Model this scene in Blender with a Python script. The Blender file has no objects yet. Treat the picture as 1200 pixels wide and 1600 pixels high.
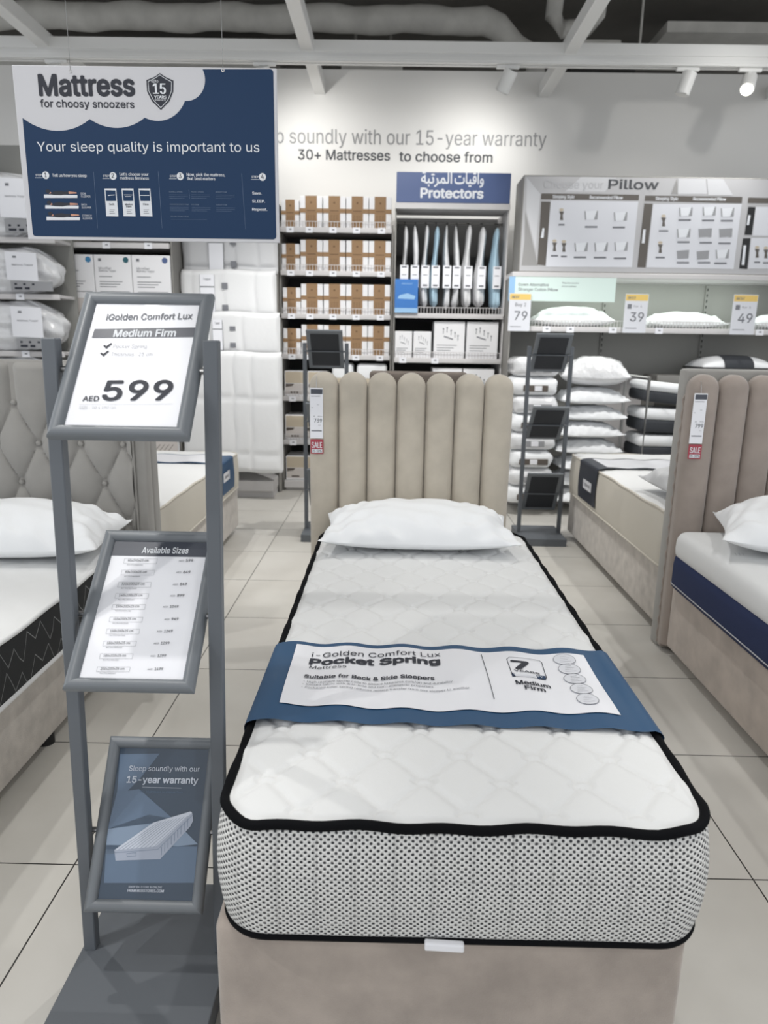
import bpy, bmesh, math, random, os
from mathutils import Vector, Matrix
from mathutils.geometry import tessellate_polygon, delaunay_2d_cdt
random.seed(7)
SC = bpy.context.scene
COL = SC.collection
D = bpy.data
PI = math.pi

# ------------------------------------------------------------------ camera
FPX, CAMH = 1100.0, 1.39
RX = Vector((0.999802, 0.018008, -0.008436))     # world axes seen from the camera (x right, y down, z forward)
RY = Vector((0.012380, -0.231682, 0.972713))
RZ = Vector((0.015562, -0.972625, -0.231860))
cam = D.cameras.new('camera')
cam.sensor_fit = 'VERTICAL'; cam.sensor_height = 36; cam.sensor_width = 27
cam.lens = FPX / 1600 * 36
cam.clip_start = 0.02; cam.clip_end = 60
cam.dof.use_dof = True; cam.dof.focus_distance = 1.85; cam.dof.aperture_fstop = cam.lens / 6.0
co = D.objects.new('camera', cam); COL.objects.link(co)
co.matrix_world = Matrix(((RX[0], -RX[1], -RX[2], 0), (RY[0], -RY[1], -RY[2], 0), (RZ[0], -RZ[1], -RZ[2], CAMH), (0, 0, 0, 1)))
SC.camera = co
SC.view_settings.view_transform = 'Standard'; SC.view_settings.look = 'None'
SC.view_settings.exposure = 0.1; SC.view_settings.gamma = 1.0; SC.view_settings.use_curve_mapping = False

# ------------------------------------------------------------------ light
w = D.worlds.new('world'); SC.world = w; w.use_nodes = True
w.node_tree.nodes['Background'].inputs[0].default_value = (0.93, 0.96, 1.0, 1)
w.node_tree.nodes['Background'].inputs[1].default_value = 0.92
def spot(loc, aim, power, size=95, blend=0.5, rad=0.035, col=(1, 0.985, 0.955)):
    l = D.lights.new('track_or_fill_light', 'SPOT'); l.energy = power; l.spot_size = math.radians(size); l.spot_blend = blend
    l.shadow_soft_size = rad; l.color = col
    o = D.objects.new('track_or_fill_light', l); COL.objects.link(o); o.location = loc
    o.rotation_euler = (Vector(aim) - Vector(loc)).to_track_quat('-Z', 'Y').to_euler()
    return o
for loc, aim, p in (((-1.3, -1.5, 3.5), (-1.0, 1.0, 0), 34), ((1.4, -1.5, 3.5), (1.2, 1.0, 0), 22), ((-1.15, 1.0, 3.5), (-1.1, 1.1, 0), 90), ((1.5, 0.9, 3.5), (1.45, 1.2, 0), 95), ((-2.3, 0.1, 3.5), (-0.9, 1.3, 0), 75), ((-0.25, 0.6, 3.5), (-0.4, 1.3, 0), 8), ((1.0, 0.2, 3.5), (1.0, 1.4, 0), 8),  # first two, behind the camera, are added fill for near floor and bed fronts
                    ((-1.9, 2.5, 3.5), (-1.6, 2.4, 0), 70), ((0.4, 3.3, 3.5), (0.2, 2.4, 0), 70), ((2.3, 1.9, 3.5), (1.7, 2.2, 0), 60),
                    ((-1.6, 4.6, 3.5), (-1.4, 5.2, 0.4), 100), ((0.2, 4.6, 3.5), (0.1, 5.6, 0.6), 130), ((2.2, 4.4, 3.5), (2.0, 4.9, 0.4), 90)):
    spot(loc, aim, p, 46 if loc in ((-1.15, 1.0, 3.5), (1.5, 0.9, 3.5)) else 95)
spot((0.81, 6.33, 3.30), (0.65, 7.2, 2.95), 30, 115, 1.0)
spot((-0.96, 6.36, 3.36), (-0.7, 7.2, 2.9), 30, 125, 1.0)
spot((-2.70, 6.36, 3.36), (-2.6, 7.2, 2.9), 28, 125, 1.0)
spot((2.73, 6.14, 3.33), (2.0, 5.6, 1.0), 60, 110, 0.8)
spot((2.7, 5.4, 3.5), (2.4, 7.2, 2.7), 14, 120, 1.0)  # added dim wash to brighten the right of the wall, no fixture there
spot((-2.3, 4.9, 3.5), (-2.3, 6.3, 1.6), 28, 80)
spot((0.0, 4.9, 3.5), (0.0, 6.6, 1.7), 75, 80)
spot((2.1, 4.7, 3.5), (2.1, 6.2, 2.0), 45, 80)

# ------------------------------------------------------------------ materials
def lin(c):
    c = c / 255.0
    return c / 12.92 if c <= 0.04045 else ((c + 0.055) / 1.055) ** 2.4
def rgb(*c): return (lin(c[0]), lin(c[1]), lin(c[2]), 1)
def mk(name, c, rough=0.6, metal=0.0, noise=0.0, nscale=8.0, bump=0.0, bscale=200.0, sheen=0.0, spec=0.5, coat=0.0, emit=0.0, bdist=0.002):
    m = D.materials.new(name); m.use_nodes = True
    nt = m.node_tree; b = nt.nodes['Principled BSDF']
    b.inputs['Base Color'].default_value = rgb(*c); b.inputs['Roughness'].default_value = rough
    b.inputs['Metallic'].default_value = metal; b.inputs['Specular IOR Level'].default_value = spec
    b.inputs['Sheen Weight'].default_value = sheen; b.inputs['Coat Weight'].default_value = coat
    if emit:
        b.inputs['Emission Color'].default_value = rgb(*c); b.inputs['Emission Strength'].default_value = emit
    tc = nt.nodes.new('ShaderNodeTexCoord')
    if noise:
        n = nt.nodes.new('ShaderNodeTexNoise'); n.inputs['Scale'].default_value = nscale; n.inputs['Detail'].default_value = 6
        nt.links.new(tc.outputs['Object'], n.inputs['Vector'])
        r = nt.nodes.new('ShaderNodeMapRange'); r.inputs['From Min'].default_value = 0.3; r.inputs['From Max'].default_value = 0.7
        r.inputs['To Min'].default_value = 1 - noise; r.inputs['To Max'].default_value = 1 + noise
        nt.links.new(n.outputs['Fac'], r.inputs['Value'])
        mx = nt.nodes.new('ShaderNodeMix'); mx.data_type = 'RGBA'; mx.blend_type = 'MULTIPLY'; mx.inputs['Factor'].default_value = 1
        mx.inputs['A'].default_value = rgb(*c); nt.links.new(r.outputs['Result'], mx.inputs['B'])
        nt.links.new(mx.outputs['Result'], b.inputs['Base Color'])
    if bump:
        n = nt.nodes.new('ShaderNodeTexNoise'); n.inputs['Scale'].default_value = bscale; n.inputs['Detail'].default_value = 4
        nt.links.new(tc.outputs['Object'], n.inputs['Vector'])
        bp = nt.nodes.new('ShaderNodeBump'); bp.inputs['Strength'].default_value = bump; bp.inputs['Distance'].default_value = bdist
        nt.links.new(n.outputs['Fac'], bp.inputs['Height']); nt.links.new(bp.outputs['Normal'], b.inputs['Normal'])
    return m
class NT:
    """small helper to write node maths"""
    def __init__(s, m): s.nt = m.node_tree; s.b = s.nt.nodes['Principled BSDF']
    def m(s, op, a, b=None, c=None):
        n = s.nt.nodes.new('ShaderNodeMath'); n.operation = op
        for i, v in enumerate((a, b, c)):
            if v is None: continue
            if isinstance(v, (int, float)): n.inputs[i].default_value = v
            else: s.nt.links.new(v, n.inputs[i])
        return n.outputs[0]
    def xyz(s, kind='Object'):
        tc = s.nt.nodes.new('ShaderNodeTexCoord'); sp = s.nt.nodes.new('ShaderNodeSeparateXYZ')
        s.nt.links.new(tc.outputs[kind], sp.inputs[0]); s.vec = tc.outputs[kind]
        return sp.outputs
    def noise(s, scale, detail=4, vec=None):
        n = s.nt.nodes.new('ShaderNodeTexNoise'); n.inputs['Scale'].default_value = scale; n.inputs['Detail'].default_value = detail
        s.nt.links.new(vec or s.vec, n.inputs['Vector']); return n.outputs['Fac']
    def mix(s, f, a, b):
        n = s.nt.nodes.new('ShaderNodeMix'); n.data_type = 'RGBA'
        for k, v in (('Factor', f), ('A', a), ('B', b)):
            if isinstance(v, (int, float, tuple)): n.inputs[k].default_value = v
            else: s.nt.links.new(v, n.inputs[k])
        return n.outputs['Result']
    def ramp(s, v, a, b, lo=0.0, hi=1.0):
        n = s.nt.nodes.new('ShaderNodeMapRange')
        for k, x in (('From Min', a), ('From Max', b), ('To Min', lo), ('To Max', hi)): n.inputs[k].default_value = x
        s.nt.links.new(v, n.inputs['Value']); return n.outputs['Result']
    def color(s, o): s.nt.links.new(o, s.b.inputs['Base Color'])
    def bump(s, h, dist=0.002, strength=1.0):
        n = s.nt.nodes.new('ShaderNodeBump'); n.inputs['Distance'].default_value = dist; n.inputs['Strength'].default_value = strength
        s.nt.links.new(h, n.inputs['Height']); s.nt.links.new(n.outputs['Normal'], s.b.inputs['Normal'])

M = {}
M['wall'] = mk('wall_paint', (226, 225, 222), 0.85, bump=0.05, bscale=60)
M['dark_wall'] = mk('void_paint', (120, 117, 111), 0.9, noise=0.15, nscale=1.5)
M['white_metal'] = mk('white_metal', (222, 222, 220), 0.45)
M['duct'] = mk('duct_metal', (188, 186, 180), 0.6, noise=0.12, nscale=5)
M['duct_dark'] = mk('dark_duct', (40, 40, 38), 0.8)
M['red'] = mk('red_pipe', (120, 28, 26), 0.5)
M['lens'] = mk('lamp_lens', (255, 250, 240), 0.3, emit=9)
M['grey_metal'] = mk('grey_metal', (98, 103, 109), 0.5, bump=0.06, bscale=90)
M['grey_frame'] = mk('grey_frame', (112, 117, 122), 0.38)
M['frame_back'] = mk('frame_back', (40, 43, 48), 0.6)
M['steel'] = mk('steel', (150, 150, 150), 0.3, metal=1)
M['shelf'] = mk('shelf_metal', (205, 203, 203), 0.5)
M['shelf_grey'] = mk('shelf_grey', (140, 138, 134), 0.6)
M['back_panel'] = mk('back_panel', (150, 150, 146), 0.7)
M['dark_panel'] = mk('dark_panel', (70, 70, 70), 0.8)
M['board'] = mk('sign_board', (206, 206, 210), 0.5)
M['navy'] = mk('sign_blue', (38, 61, 92), 0.5, spec=0.15)
M['ink'] = mk('dark_ink', (36, 40, 52), 0.6)
M['ink_grey'] = mk('grey_ink', (120, 122, 128), 0.6)
M['ink_pale'] = mk('pale_ink', (190, 191, 194), 0.6)
M['ink_white'] = mk('white_ink', (226, 229, 234), 0.6)
M['ink_faint'] = mk('faint_ink', (96, 114, 138), 0.6)
M['paper'] = mk('paper', (236, 237, 242), 0.35, coat=0.25)
M['bar'] = mk('bar_ink', (72, 76, 86), 0.4)
M['skin'] = mk('figure_skin', (205, 150, 125), 0.6)
M['velvet'] = mk('beige_velvet', (188, 180, 166), 0.85, noise=0.07, nscale=14, bump=0.35, bscale=500, sheen=0.35)
M['velvet_base'] = mk('beige_velvet_base', (166, 155, 146), 0.85, noise=0.15, nscale=11, bump=0.45, bscale=300, sheen=0.35)
M['velvet_brown'] = mk('brown_grey_velvet', (134, 124, 116), 0.9, noise=0.1, nscale=30, bump=0.4, bscale=120)
M['topper_white'] = mk('topper_cotton', (224, 225, 226), 0.85, bump=0.15, bscale=25, bdist=0.01)
M['velvet_taupe'] = mk('taupe_velvet', (154, 143, 135), 0.85, noise=0.08, nscale=12, bump=0.35, bscale=450, sheen=0.35)  # taupe darkened in its colour for the weaker light on this headboard
M['velvet_lit_side'] = mk('taupe_velvet_base_lightened', (184, 172, 162), 0.85, noise=0.15, nscale=11, bump=0.45, bscale=300, sheen=0.35)  # base velvet copied in a lighter colour, making up for weak side light
M['velvet_grey'] = mk('grey_velvet', (150, 148, 144), 0.85, noise=0.05, nscale=10, bump=0.35, bscale=450, sheen=0.35)
M['suede_grey'] = mk('grey_suede', (190, 184, 177), 0.9, noise=0.14, nscale=18, bump=0.3, bscale=300, sheen=0.25)
M['cotton'] = mk('white_cotton', (238, 240, 242), 0.8, bump=0.22, bscale=11, bdist=0.02, sheen=0.1)
M['cotton_grey'] = mk('grey_cotton', (205, 206, 208), 0.8, bump=0.12, bscale=9, bdist=0.02)
M['knit'] = mk('white_knit', (226, 227, 227), 0.85, bump=0.25, bscale=350)
M['knit_cream'] = mk('cream_knit', (206, 201, 190), 0.85, bump=0.25, bscale=350)
M['black_tape'] = mk('black_tape', (12, 13, 16), 0.85, bump=0.2, bscale=500, spec=0.12)
M['charcoal'] = mk('charcoal_fabric', (58, 61, 66), 0.85)
M['navy_fabric'] = mk('navy_fabric', (30, 44, 82), 0.8, bump=0.4, bscale=350)
M['sleeve'] = mk('blue_sleeve', (48, 82, 116), 0.45, spec=0.3)
M['sleeve_navy'] = mk('navy_sleeve', (48, 52, 62), 0.4)
M['carton'] = mk('white_carton', (234, 234, 236), 0.5)
M['kraft'] = mk('kraft_wrap', (150, 120, 88), 0.7)
M['kraft_dark'] = mk('kraft_ink', (112, 84, 58), 0.7)
M['beige'] = mk('beige_print', (196, 184, 164), 0.6)
M['photo_dark'] = mk('print_photo_dark', (92, 84, 78), 0.6)
M['photo_light'] = mk('print_photo_light', (206, 200, 196), 0.6)
M['plastic'] = mk('bag_plastic', (226, 227, 229), 0.22, coat=0.8, noise=0.06, nscale=9, bump=0.5, bscale=14, bdist=0.03)
M['grey_strip'] = mk('grey_strip', (150, 151, 154), 0.4)
M['black'] = mk('black_plastic', (24, 25, 27), 0.5)
M['yellow'] = mk('yellow_print', (228, 196, 112), 0.5)
M['crimson'] = mk('sale_red', (166, 62, 76), 0.5)
M['blue_print'] = mk('blue_print', (58, 118, 190), 0.45)
M['blue_pale'] = mk('pale_blue_print', (150, 190, 226), 0.5)
M['sky_fabric'] = mk('pale_blue_fabric', (176, 205, 222), 0.45, coat=0.3)
M['mint_print'] = mk('mint_print', (214, 232, 226), 0.5)
M['header'] = mk('header_blue', (78, 96, 140), 0.5)
M['silver'] = mk('silver_print', (186, 186, 188), 0.5)
M['silver_lt'] = mk('silver_print_light', (206, 207, 210), 0.5)
M['silver_dk'] = mk('silver_print_dark', (150, 149, 148), 0.5)
M['print_pale'] = mk('pale_print', (216, 218, 224), 0.5)
M['bar_brown'] = mk('brown_bar', (92, 87, 82), 0.5)
M['teal'] = mk('teal_dot', (30, 92, 104), 0.5)
M['azure'] = mk('azure_dot', (62, 132, 178), 0.5)
M['wall_text'] = mk('wall_text', (148, 148, 149), 0.7)
M['wall_text_dark'] = mk('wall_text_dark', (78, 80, 84), 0.7)
M['poster_bg'] = mk('poster_dark_blue', (52, 68, 86), 0.3, coat=0.4)
M['poster_mid'] = mk('poster_mid_blue', (92, 112, 136), 0.3, coat=0.4)
M['poster_lt'] = mk('poster_light_blue', (128, 146, 168), 0.3, coat=0.4)
M['poster_floor'] = mk('poster_floor', (62, 82, 102), 0.3, coat=0.4)
M['poster_white'] = mk('poster_white', (200, 206, 218), 0.4)
M['poster_grey'] = mk('poster_grey', (164, 172, 188), 0.4)

# floor tiles
m = mk('floor_tiles', (200, 196, 190), 0.42); M['floor'] = m
n = NT(m); x, y, z = n.xyz()
def groove(v, off, per):
    f = n.m('FRACT', n.m('DIVIDE', n.m('SUBTRACT', v, off), per))
    return n.m('MINIMUM', f, n.m('SUBTRACT', 1.0, f))
gx = n.m('MULTIPLY', groove(x, -0.841, 0.613), 0.613); gy = n.m('MULTIPLY', groove(y, 1.630, 0.595), 0.595)
g = n.m('LESS_THAN', n.m('MINIMUM', gx, gy), 0.0021)
cl = n.mix(n.ramp(n.noise(2.2, 6), 0.3, 0.7), rgb(192, 189, 182), rgb(208, 206, 200))
cell = n.m('ADD', n.m('FLOOR', n.m('DIVIDE', n.m('SUBTRACT', x, -0.841), 0.613)), n.m('MULTIPLY', n.m('FLOOR', n.m('DIVIDE', n.m('SUBTRACT', y, 1.630), 0.595)), 7.13))
wn = n.nt.nodes.new('ShaderNodeTexWhiteNoise'); wn.noise_dimensions = '1D'; n.nt.links.new(cell, wn.inputs['W'])
cl = n.mix(n.m('MULTIPLY', wn.outputs['Value'], 0.35), cl, rgb(212, 209, 204))
n.color(n.mix(g, cl, rgb(46, 44, 42)))
n.nt.links.new(n.ramp(n.noise(5.0, 5), 0.3, 0.7, 0.32, 0.5), n.b.inputs['Roughness'])

# spacer-knit mattress border: small dark dots in a staggered lattice (uv in metres)
m = mk('dotted_knit', (222, 222, 220), 0.85); M['dots'] = m
n = NT(m); u, v, _ = n.xyz('UV')
wob = n.m('MULTIPLY', n.m('SUBTRACT', n.noise(30, 3), 0.5), 0.006)
u2 = n.m('ADD', u, wob); v2 = n.m('ADD', v, n.m('MULTIPLY', wob, 0.8))
f = n.m('MULTIPLY', n.m('COSINE', n.m('MULTIPLY', u2, 2 * PI / 0.0132)), n.m('COSINE', n.m('MULTIPLY', v2, 2 * PI / 0.0118)))
seam = n.m('FRACT', n.m('DIVIDE', u, 0.068)); seam = n.m('MINIMUM', seam, n.m('SUBTRACT', 1.0, seam))
line = n.m('LESS_THAN', n.m('ABSOLUTE', n.m('SUBTRACT', n.m('FRACT', n.m('DIVIDE', v, 0.075)), 0.5)), 0.014)
dark = n.ramp(f, 0.20, 0.34)
c = n.mix(dark, rgb(226, 226, 224), rgb(52, 54, 58))
c = n.mix(n.m('MULTIPLY', n.ramp(seam, 0.0, 0.06, 1, 0), 0.22), c, rgb(120, 120, 120))
c = n.mix(n.m('MULTIPLY', line, 0.25), c, rgb(110, 110, 110))
n.color(c)
n.bump(n.m('ADD', n.m('MULTIPLY', f, -0.5), n.ramp(seam, 0.0, 0.12)), 0.004, 0.8)

# black border with silver zigzag stitch
m = mk('black_border', (34, 36, 38), 0.8); M['zigzag'] = m
n = NT(m); u, v, _ = n.xyz('UV')
def zig(per, amp, off, row):
    t = n.m('ABSOLUTE', n.m('SUBTRACT', n.m('FRACT', n.m('DIVIDE', n.m('ADD', u, off), per)), 0.5))
    t2 = n.m('ABSOLUTE', n.m('SUBTRACT', n.m('FRACT', n.m('DIVIDE', n.m('ADD', u, off), per * 2.5)), 0.5))
    h = n.m('ADD', n.m('MULTIPLY', t, amp), n.m('MULTIPLY', t2, amp * 0.8))
    return n.m('LESS_THAN', n.m('ABSOLUTE', n.m('SUBTRACT', n.m('SUBTRACT', v, row), h)), 0.0022)
z1 = n.m('MAXIMUM', zig(0.085, 0.12, 0.0, 0.33), zig(0.085, 0.12, 0.03, 0.42)); z1 = n.m('MAXIMUM', z1, zig(0.085, 0.12, 0.05, 0.25))
n.color(n.mix(z1, rgb(34, 36, 38), rgb(128, 130, 130)))
n.bump(n.noise(300, 3), 0.002, 0.4)

# ------------------------------------------------------------------ geometry helpers
def ray(px, py):
    c = Vector(((px - 600) / FPX, (py - 800) / FPX, 1.0))
    return Vector((RX.dot(c), RY.dot(c), RZ.dot(c)))
def at(px, py, y=None, z=None, x=None):
    v = ray(px, py)
    t = y / v.y if y is not None else ((z - CAMH) / v.z if z is not None else x / v.x)
    return Vector((0, 0, CAMH)) + v * t
class Plane:
    """a flat print surface; pix() turns a photo measurement into its own coordinates in metres"""
    def __init__(s, o, u, v):
        s.o = Vector(o); s.u = Vector(u).normalized(); s.v = Vector(v).normalized(); s.n = s.u.cross(s.v)
    def pix(s, px, py):
        d = ray(px, py); c = Vector((0, 0, CAMH)); t = (s.o - c).dot(s.n) / d.dot(s.n)
        q = c + d * t - s.o
        return (q.dot(s.u), q.dot(s.v))
    def p(s, a, b, h=0.0): return s.o + s.u * a + s.v * b + s.n * h
ORG = {}
class MB:
    def __init__(s): s.v = []; s.f = []; s.m = []; s.uv = None
    def add(s, verts, faces, m=0):
        k = len(s.v); s.v.extend([tuple(q) for q in verts]); s.f.extend([tuple(i + k for i in f) for f in faces]); s.m.extend([m] * len(faces)); return s
    def box(s, x0, x1, y0, y1, z0, z1, m=0):
        x0, x1 = sorted((x0, x1)); y0, y1 = sorted((y0, y1)); z0, z1 = sorted((z0, z1))
        v = [(x, y, z) for z in (z0, z1) for y in (y0, y1) for x in (x0, x1)]
        return s.add(v, [(0, 2, 3, 1), (4, 5, 7, 6), (0, 1, 5, 4), (2, 6, 7, 3), (0, 4, 6, 2), (1, 3, 7, 5)], m)
    def rbox(s, x0, x1, y0, y1, z0, z1, r=0.01, seg=3, m=0, fn=None):
        b = bmesh.new(); bmesh.ops.create_cube(b, size=1)
        for q in b.verts: q.co = Vector(((x0 + x1) / 2 + q.co.x * (x1 - x0), (y0 + y1) / 2 + q.co.y * (y1 - y0), (z0 + z1) / 2 + q.co.z * (z1 - z0)))
        bmesh.ops.bevel(b, geom=b.edges[:], offset=r, segments=seg, affect='EDGES', profile=0.5)
        vs = [Vector(q.co) for q in b.verts]
        if fn: vs = [fn(q) for q in vs]
        b.verts.index_update(); s.add(vs, [[q.index for q in f.verts] for f in b.faces], m); b.free(); return s
    def xbox(s, mat4, sx, sy, sz, m=0):
        v = [mat4 @ Vector((x * sx / 2, y * sy / 2, z * sz / 2)) for z in (-1, 1) for y in (-1, 1) for x in (-1, 1)]
        return s.add(v, [(0, 2, 3, 1), (4, 5, 7, 6), (0, 1, 5, 4), (2, 6, 7, 3), (0, 4, 6, 2), (1, 3, 7, 5)], m)
    def tube(s, pts, r, n=10, closed=False, m=0, cap=True):
        pts = [Vector(p) for p in pts]; L = len(pts); rings = []
        for i, p in enumerate(pts):
            a = pts[(i - 1) % L] if (closed or i > 0) else p; b = pts[(i + 1) % L] if (closed or i < L - 1) else p
            t = (b - a).normalized(); up = Vector((0, 0, 1)) if abs(t.z) < 0.95 else Vector((0, 1, 0))
            e1 = t.cross(up).normalized(); e2 = e1.cross(t)
            rr = r[i] if isinstance(r, (list, tuple)) else r
            rings.append([p + e1 * (rr * math.cos(2 * PI * k / n)) + e2 * (rr * math.sin(2 * PI * k / n)) for k in range(n)])
        vs = [q for ring in rings for q in ring]; fs = []
        for i in range(L if closed else L - 1):
            j = (i + 1) % L
            for k in range(n): fs.append((i * n + k, i * n + (k + 1) % n, j * n + (k + 1) % n, j * n + k))
        if not closed and cap: fs += [tuple(range(n))[::-1], tuple((L - 1) * n + k for k in range(n))]
        return s.add(vs, fs, m)
    def grid(s, fn, nu, nv, m=0, uvfn=None):
        vs = [fn(i / nu, j / nv) for j in range(nv + 1) for i in range(nu + 1)]
        fs = [(j * (nu + 1) + i, j * (nu + 1) + i + 1, (j + 1) * (nu + 1) + i + 1, (j + 1) * (nu + 1) + i) for j in range(nv) for i in range(nu)]
        return s.add(vs, fs, m)
    def poly(s, pl, pts, h=0.0005, m=0):
        """flat polygon (concave allowed) in the coordinates of a Plane"""
        tri = tessellate_polygon([[Vector((a, b, 0)) for a, b in pts]])
        fs = []
        for t in tri:
            a, b, c = [Vector((*pts[i], 0)) for i in t]
            fs.append(tuple(t) if (b - a).cross(c - a).z > 0 else tuple(t)[::-1])
        return s.add([pl.p(a, b, h) for a, b in pts], fs, m)
    def rect(s, pl, a0, a1, b0, b1, h=0.0005, m=0):
        return s.add([pl.p(a0, b0, h), pl.p(a1, b0, h), pl.p(a1, b1, h), pl.p(a0, b1, h)], [(0, 1, 2, 3)], m)
    def line(s, pl, p0, p1, wd, h=0.0006, m=0):
        p0, p1 = Vector(p0), Vector(p1); d = (p1 - p0).normalized(); q = Vector((-d.y, d.x)) * wd / 2
        return s.add([pl.p(*(p0 - q), h), pl.p(*(p1 - q), h), pl.p(*(p1 + q), h), pl.p(*(p0 + q), h)], [(0, 1, 2, 3)], m)
    def disc(s, pl, a, b, ra, rb=None, h=0.0006, m=0, n=28):
        rb = rb or ra
        return s.add([pl.p(a + ra * math.cos(2 * PI * k / n), b + rb * math.sin(2 * PI * k / n), h) for k in range(n)], [tuple(range(n))], m)
    def ring(s, pl, a, b, ra, rb, wd, h=0.0006, m=0, n=28):
        vs = []
        for k in range(n):
            c, q = math.cos(2 * PI * k / n), math.sin(2 * PI * k / n)
            vs += [pl.p(a + ra * c, b + rb * q, h), pl.p(a + (ra - wd) * c, b + (rb - wd) * q, h)]
        return s.add(vs, [(2 * k, (2 * k + 2) % (2 * n), (2 * k + 3) % (2 * n), 2 * k + 1) for k in range(n)], m)
    def text(s, pl, t, a0, a1, b, cap, bold=0.0, h=0.0009, m=0, slant=0.0, db=0.0, res=2):
        """lettering whose baseline runs from (a0,b) to (a1,b+db), capitals cap high"""
        vs, fs, hc = glyphs(t, min(bold, 0.0), res)
        xs = [q[0] for q in vs]; x0, x1 = min(xs), max(xs); k = (a1 - a0) / max(x1 - x0, 1e-6); kz = cap / hc
        w_ = max(bold, 0.0) * 0.95
        sh = ((0, 0),) if w_ == 0 else (((-w_, 0), (w_, 0)) if res < 3 else ((-w_, -w_ * .6), (w_, -w_ * .6), (-w_, w_ * .6), (w_, w_ * .6), (0, -w_), (0, w_)))
        for i, (du, dv) in enumerate(sh):
            s.add([pl.p(a0 + (q[0] + du - x0) * k + q[1] * kz * slant, b + (q[1] + dv) * kz + db * (q[0] - x0) / (x1 - x0), h + i * 0.00004) for q in vs], fs, m)
        return s
    def build(s, name, mats, parent=None, smooth=None, loc=None, uv=None):
        mats = mats if isinstance(mats, (list, tuple)) else [mats]
        if parent is not None: o3 = ORG[parent.name]
        else: o3 = Vector(loc) if loc is not None else Vector((0, 0, 0))
        me = D.meshes.new(name); me.from_pydata([(q[0] - o3.x, q[1] - o3.y, q[2] - o3.z) for q in s.v], [], s.f)
        for q in mats: me.materials.append(M[q] if isinstance(q, str) else q)
        me.polygons.foreach_set('material_index', s.m)
        if smooth is not None:
            me.polygons.foreach_set('use_smooth', [True] * len(me.polygons))
            me.update(); me.set_sharp_from_angle(angle=math.radians(smooth))
        if uv is not None:
            l = me.uv_layers.new(name='UVMap')
            for lp in me.loops: l.data[lp.index].uv = uv[lp.vertex_index]
        me.update()
        o = D.objects.new(name, me); COL.objects.link(o)
        if parent is not None: o.parent = parent
        else: o.location = o3
        ORG[o.name] = o3
        return o
FONT = None
try:
    _fp = os.path.join(bpy.utils.system_resource('DATAFILES'), 'fonts', 'Inter.woff2')
    if os.path.exists(_fp): FONT = D.fonts.load(_fp)
except Exception:
    FONT = None
_gc = {}
def glyphs(t, bold=0.0, res=2):
    k = (t, bold, res)
    if k in _gc: return _gc[k]
    def conv(txt):
        """outline loops of the letters, filled by the non-zero winding rule"""
        c = D.curves.new('lettering', 'FONT'); c.body = txt; c.size = 1; c.offset = bold; c.resolution_u = res; c.fill_mode = 'NONE'
        if FONT and all(ord(ch) < 0x500 for ch in txt): c.font = FONT
        o = D.objects.new('lettering', c); COL.objects.link(o)
        bpy.context.view_layer.update()
        me = o.evaluated_get(bpy.context.evaluated_depsgraph_get()).to_mesh()
        vs = [(q.co.x, q.co.y) for q in me.vertices]; es = [tuple(e.vertices) for e in me.edges]
        D.objects.remove(o); D.curves.remove(c)
        nxt = {}
        for a, b in es: nxt.setdefault(a, []).append(b); nxt.setdefault(b, []).append(a)
        seen, loops = set(), []
        for k0 in range(len(vs)):
            if k0 in seen or k0 not in nxt: continue
            lp, cur = [k0], k0; seen.add(k0)
            nb = k0 + 1 if (k0 + 1) in nxt[k0] else nxt[k0][0]
            while nb not in seen:
                lp.append(nb); seen.add(nb)
                cand = [q for q in nxt[nb] if q not in seen]
                if not cand: break
                nb = cand[0]
            if len(lp) > 2: loops.append(lp)
        info = []
        for lp in loops:
            xs_, ys_ = [vs[q][0] for q in lp], [vs[q][1] for q in lp]; info.append((lp, min(xs_), max(xs_), min(ys_), max(ys_)))
        info.sort(key=lambda q: q[1])
        clusters = []
        for q in info:                                   # letters that overlap along the line are filled together
            if clusters and q[1] <= clusters[-1][1] + 1e-6: clusters[-1][0].append(q); clusters[-1][1] = max(clusters[-1][1], q[2])
            else: clusters.append([[q], q[2]])
        ov, of = [], []
        for grp, _ in clusters:
            pts, eds = [], []
            for lp, *_b in grp:
                k0 = len(pts); pts += [Vector(vs[q]) for q in lp]; eds += [(k0 + q, k0 + (q + 1) % len(lp)) for q in range(len(lp))]
            pv, _e, pf, *_r = delaunay_2d_cdt(pts, eds, [], 0, 1e-6, False)
            k0 = len(ov); ov += [(q.x, q.y, 0.0) for q in pv]
            for f in pf:
                px_ = sum(pv[q].x for q in f) / len(f); py_ = sum(pv[q].y for q in f) / len(f); wn_ = 0
                for a, b in eds:
                    p, q = pts[a], pts[b]
                    if p.y <= py_:
                        if q.y > py_ and (q.x - p.x) * (py_ - p.y) - (px_ - p.x) * (q.y - p.y) > 0: wn_ += 1
                    elif q.y <= py_ and (q.x - p.x) * (py_ - p.y) - (px_ - p.x) * (q.y - p.y) < 0: wn_ -= 1
                if wn_: of.append(tuple(q + k0 for q in f))
        return ov, of
    vs, fs = conv(t)
    hs, _ = conv('H'); hc = max(q[1] for q in hs)
    fs2 = []
    for f in fs:
        a, b, c = [Vector(vs[i]) for i in f[:3]]
        fs2.append(f if (b - a).cross(c - a).z >= 0 else f[::-1])
    _gc[k] = (vs, fs2, hc); return _gc[k]
def tag(o, label, cat, group=None):
    o['label'] = label; o['category'] = cat
    if group: o['group'] = group
    return o
def thing(name, label, cat, loc=(0, 0, 0), group=None):
    o = D.objects.new(name, None); COL.objects.link(o); o.location = loc; o.empty_display_size = 0.1
    ORG[o.name] = Vector(loc); return tag(o, label, cat, group)
def struct(o): o['kind'] = 'structure'; return o
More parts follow.
